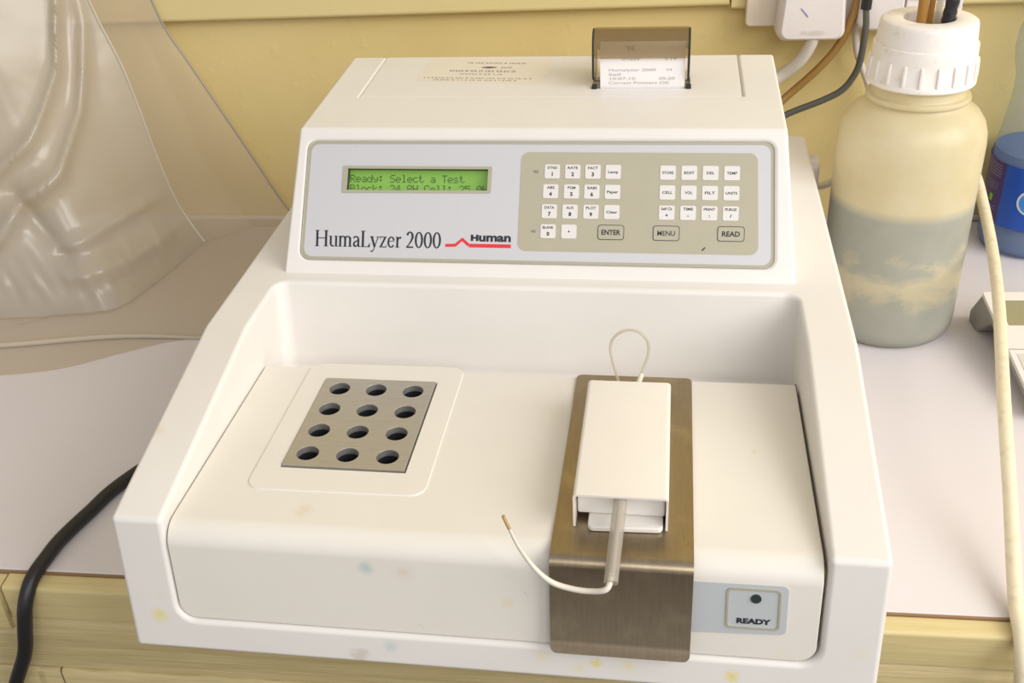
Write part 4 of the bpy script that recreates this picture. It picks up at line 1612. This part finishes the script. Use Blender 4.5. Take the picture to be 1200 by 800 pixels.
# back panel close to the wall: free right rim, left side at the upright fold
RIM = spline([(-0.290, 0.5640, -0.0085), (-0.3053, 0.5640, 0.013), (-0.328, 0.5640, 0.060), (-0.353, 0.5635, 0.112), (-0.379, 0.5635, 0.165), (-0.3915, 0.563, 0.190), (-0.4000, 0.5625, 0.2193), (-0.405, 0.5625, 0.25), (-0.412, 0.562, 0.33)], 5)
FOLD = spline([(-0.376, 0.514, -0.0085), (-0.3900, 0.5190, 0.012), (-0.4017, 0.5220, 0.0373), (-0.4110, 0.5220, 0.085), (-0.4170, 0.522, 0.130), (-0.4228, 0.5215, 0.1677), (-0.4300, 0.521, 0.195), (-0.4375, 0.5205, 0.2232), (-0.460, 0.520, 0.33)], 5)
botb = [FOLD[0], (-0.34, 0.55, -0.0085), RIM[0]]
topb = [FOLD[-1], (-0.435, 0.545, 0.33), RIM[-1]]
sd = lambda u, v, p: Vector((0, -1, 0)) * 0.004 * noise.noise(p * 14) * (math.sin(PI * u))
fin('back_sheet', patch(botb, topb, FOLD, RIM, 24, 60, sd), 'sheet_flat', ds, smooth=80)
b = bmesh.new()
tube(b, RIM, 0.0010, seg=8, smooth=False)
fin('sheet_rim', b, 'sheet_edge', ds, smooth=60)

# crumpled front panel
LEFT = [(-0.640, 0.345, -0.0085), (-0.66, 0.37, 0.10), (-0.68, 0.39, 0.20), (-0.70, 0.40, 0.33)]
botf = spline([(-0.640, 0.345, -0.0085), (-0.53, 0.350, -0.0085), (-0.4596, 0.3591, -0.0085), (-0.4250, 0.366, -0.0085), (-0.4006, 0.3800, -0.0085), (-0.388, 0.43, -0.0085), (-0.380, 0.485, -0.0085), tuple(FOLD[0])], 5)
topf = [(-0.70, 0.40, 0.33), (-0.58, 0.46, 0.33), (-0.50, 0.50, 0.33), tuple(FOLD[-1])]


CREASES = [([(0.95, 0.85), (0.90, 0.73), (0.79, 0.57), (0.61, 0.42), (0.50, 0.36), (0.30, 0.33)], 0.013, 0.011),
           ([(0.99, 0.78), (0.95, 0.66), (0.80, 0.46), (0.66, 0.34), (0.54, 0.29), (0.44, 0.20)], 0.018, 0.013),
           ([(0.53, 0.30), (0.56, 0.20), (0.58, 0.15)], 0.025, -0.012),
           ([(0.57, 0.17), (0.72, 0.18), (0.86, 0.18), (1.0, 0.17)], 0.014, 0.008),
           ([(0.58, 0.10), (0.75, 0.09), (0.90, 0.07)], 0.03, 0.008)]


def crumple(u, v, p):
    nrm = Vector((0.45, -0.85, 0.25)).normalized()
    q = p * 6.5
    d = 0.014 * noise.noise(p * 5 + Vector((9, 2, 4)))
    amp = 0.006
    for o_ in range(3):
        d += amp * (0.5 - abs(noise.noise(q + Vector((3.7 * o_, 1.1, 5.3)))))
        q = q * 1.8
        amp *= 0.45
    # the creases the photograph shows, as ridges along paths on the sheet
    for path, wd, hgt in CREASES:
        dm = 9.0
        for (a, c) in zip(path, path[1:]):
            a, c, w_ = Vector(a), Vector(c), Vector((u, v))
            t = max(0.0, min(1.0, (w_ - a).dot(c - a) / (c - a).length_squared))
            dm = min(dm, (w_ - a - (c - a) * t).length)
        d += hgt * math.exp(-(dm / wd) ** 1.5)
    # small ruffles gathered at the foot
    d += 0.0035 * math.exp(-((v - 0.07) / 0.06) ** 2) * noise.noise(Vector((u * 34, v * 12, 2.0)))
    e = min(1.0, (1 - u) / 0.12) * min(1.0, v / 0.10 + 0.12)
    return nrm * d * e


fin('front_sheet', patch(botf, topf, LEFT, FOLD, 110, 90, crumple), 'sheet', ds, smooth=80)
b = bmesh.new()
tube(b, FOLD, 0.0014, seg=8, smooth=False)
fin('fold_highlight', b, 'piping', ds, smooth=60)  # pale tube along the fold, its bright highlight put into the colour

# flap lying on the bench, with a rolled edge
EDGE = spline([(-0.66, 0.285, -0.0075), (-0.56, 0.296, -0.0075), (-0.4777, 0.3053, -0.0072), (-0.40, 0.323, -0.0072), (-0.36, 0.329, -0.0078), (-0.3131, 0.3307, -0.0085), (-0.26, 0.332, -0.009), (-0.2070, 0.338, -0.009)], 5)
BACK = [(-0.66, 0.345, -0.0090), (-0.4596, 0.3591, -0.0090), (-0.44, 0.40, -0.0091), (-0.42, 0.570, -0.0091), (-0.29, 0.5735, -0.0091), (-0.2070, 0.5755, -0.0091)]
lift = lambda u, v, p: Vector((0, 0, 0.0007 * (1 + noise.noise(p * 20)) * math.sin(PI * v)))
fin('floor_flap', patch(EDGE, BACK, [EDGE[0], BACK[0]], [EDGE[-1], BACK[-1]], 60, 30, lift), 'sheet_flat', ds, smooth=80)
b = bmesh.new()
tube(b, EDGE, lambda t: 0.0024 * (1 - 0.75 * max(0, (t - 0.45) / 0.55)), seg=10, smooth=False)
fin('edge_piping', b, 'piping', ds, smooth=60)
LOW = spline([(-0.66, 0.245, -0.0095), (-0.53, 0.258, -0.0095), (-0.4529, 0.2640, -0.0095), (-0.405, 0.277, -0.0095), (-0.37, 0.300, -0.0095), (-0.335, 0.322, -0.0094), (-0.3131, 0.3295, -0.0093)], 5)
UPP = [tuple(p - Vector((0, 0.0005, 0.0015))) for p in EDGE if p.x < -0.3125]
fin('under_flap', patch(LOW, UPP, [LOW[0], UPP[0]], [LOW[-1], UPP[-1]], 40, 10, lambda u, v, p: Vector((0, 0, 0.0004 * math.sin(PI * v)))), 'sheet_flat', ds, smooth=80)
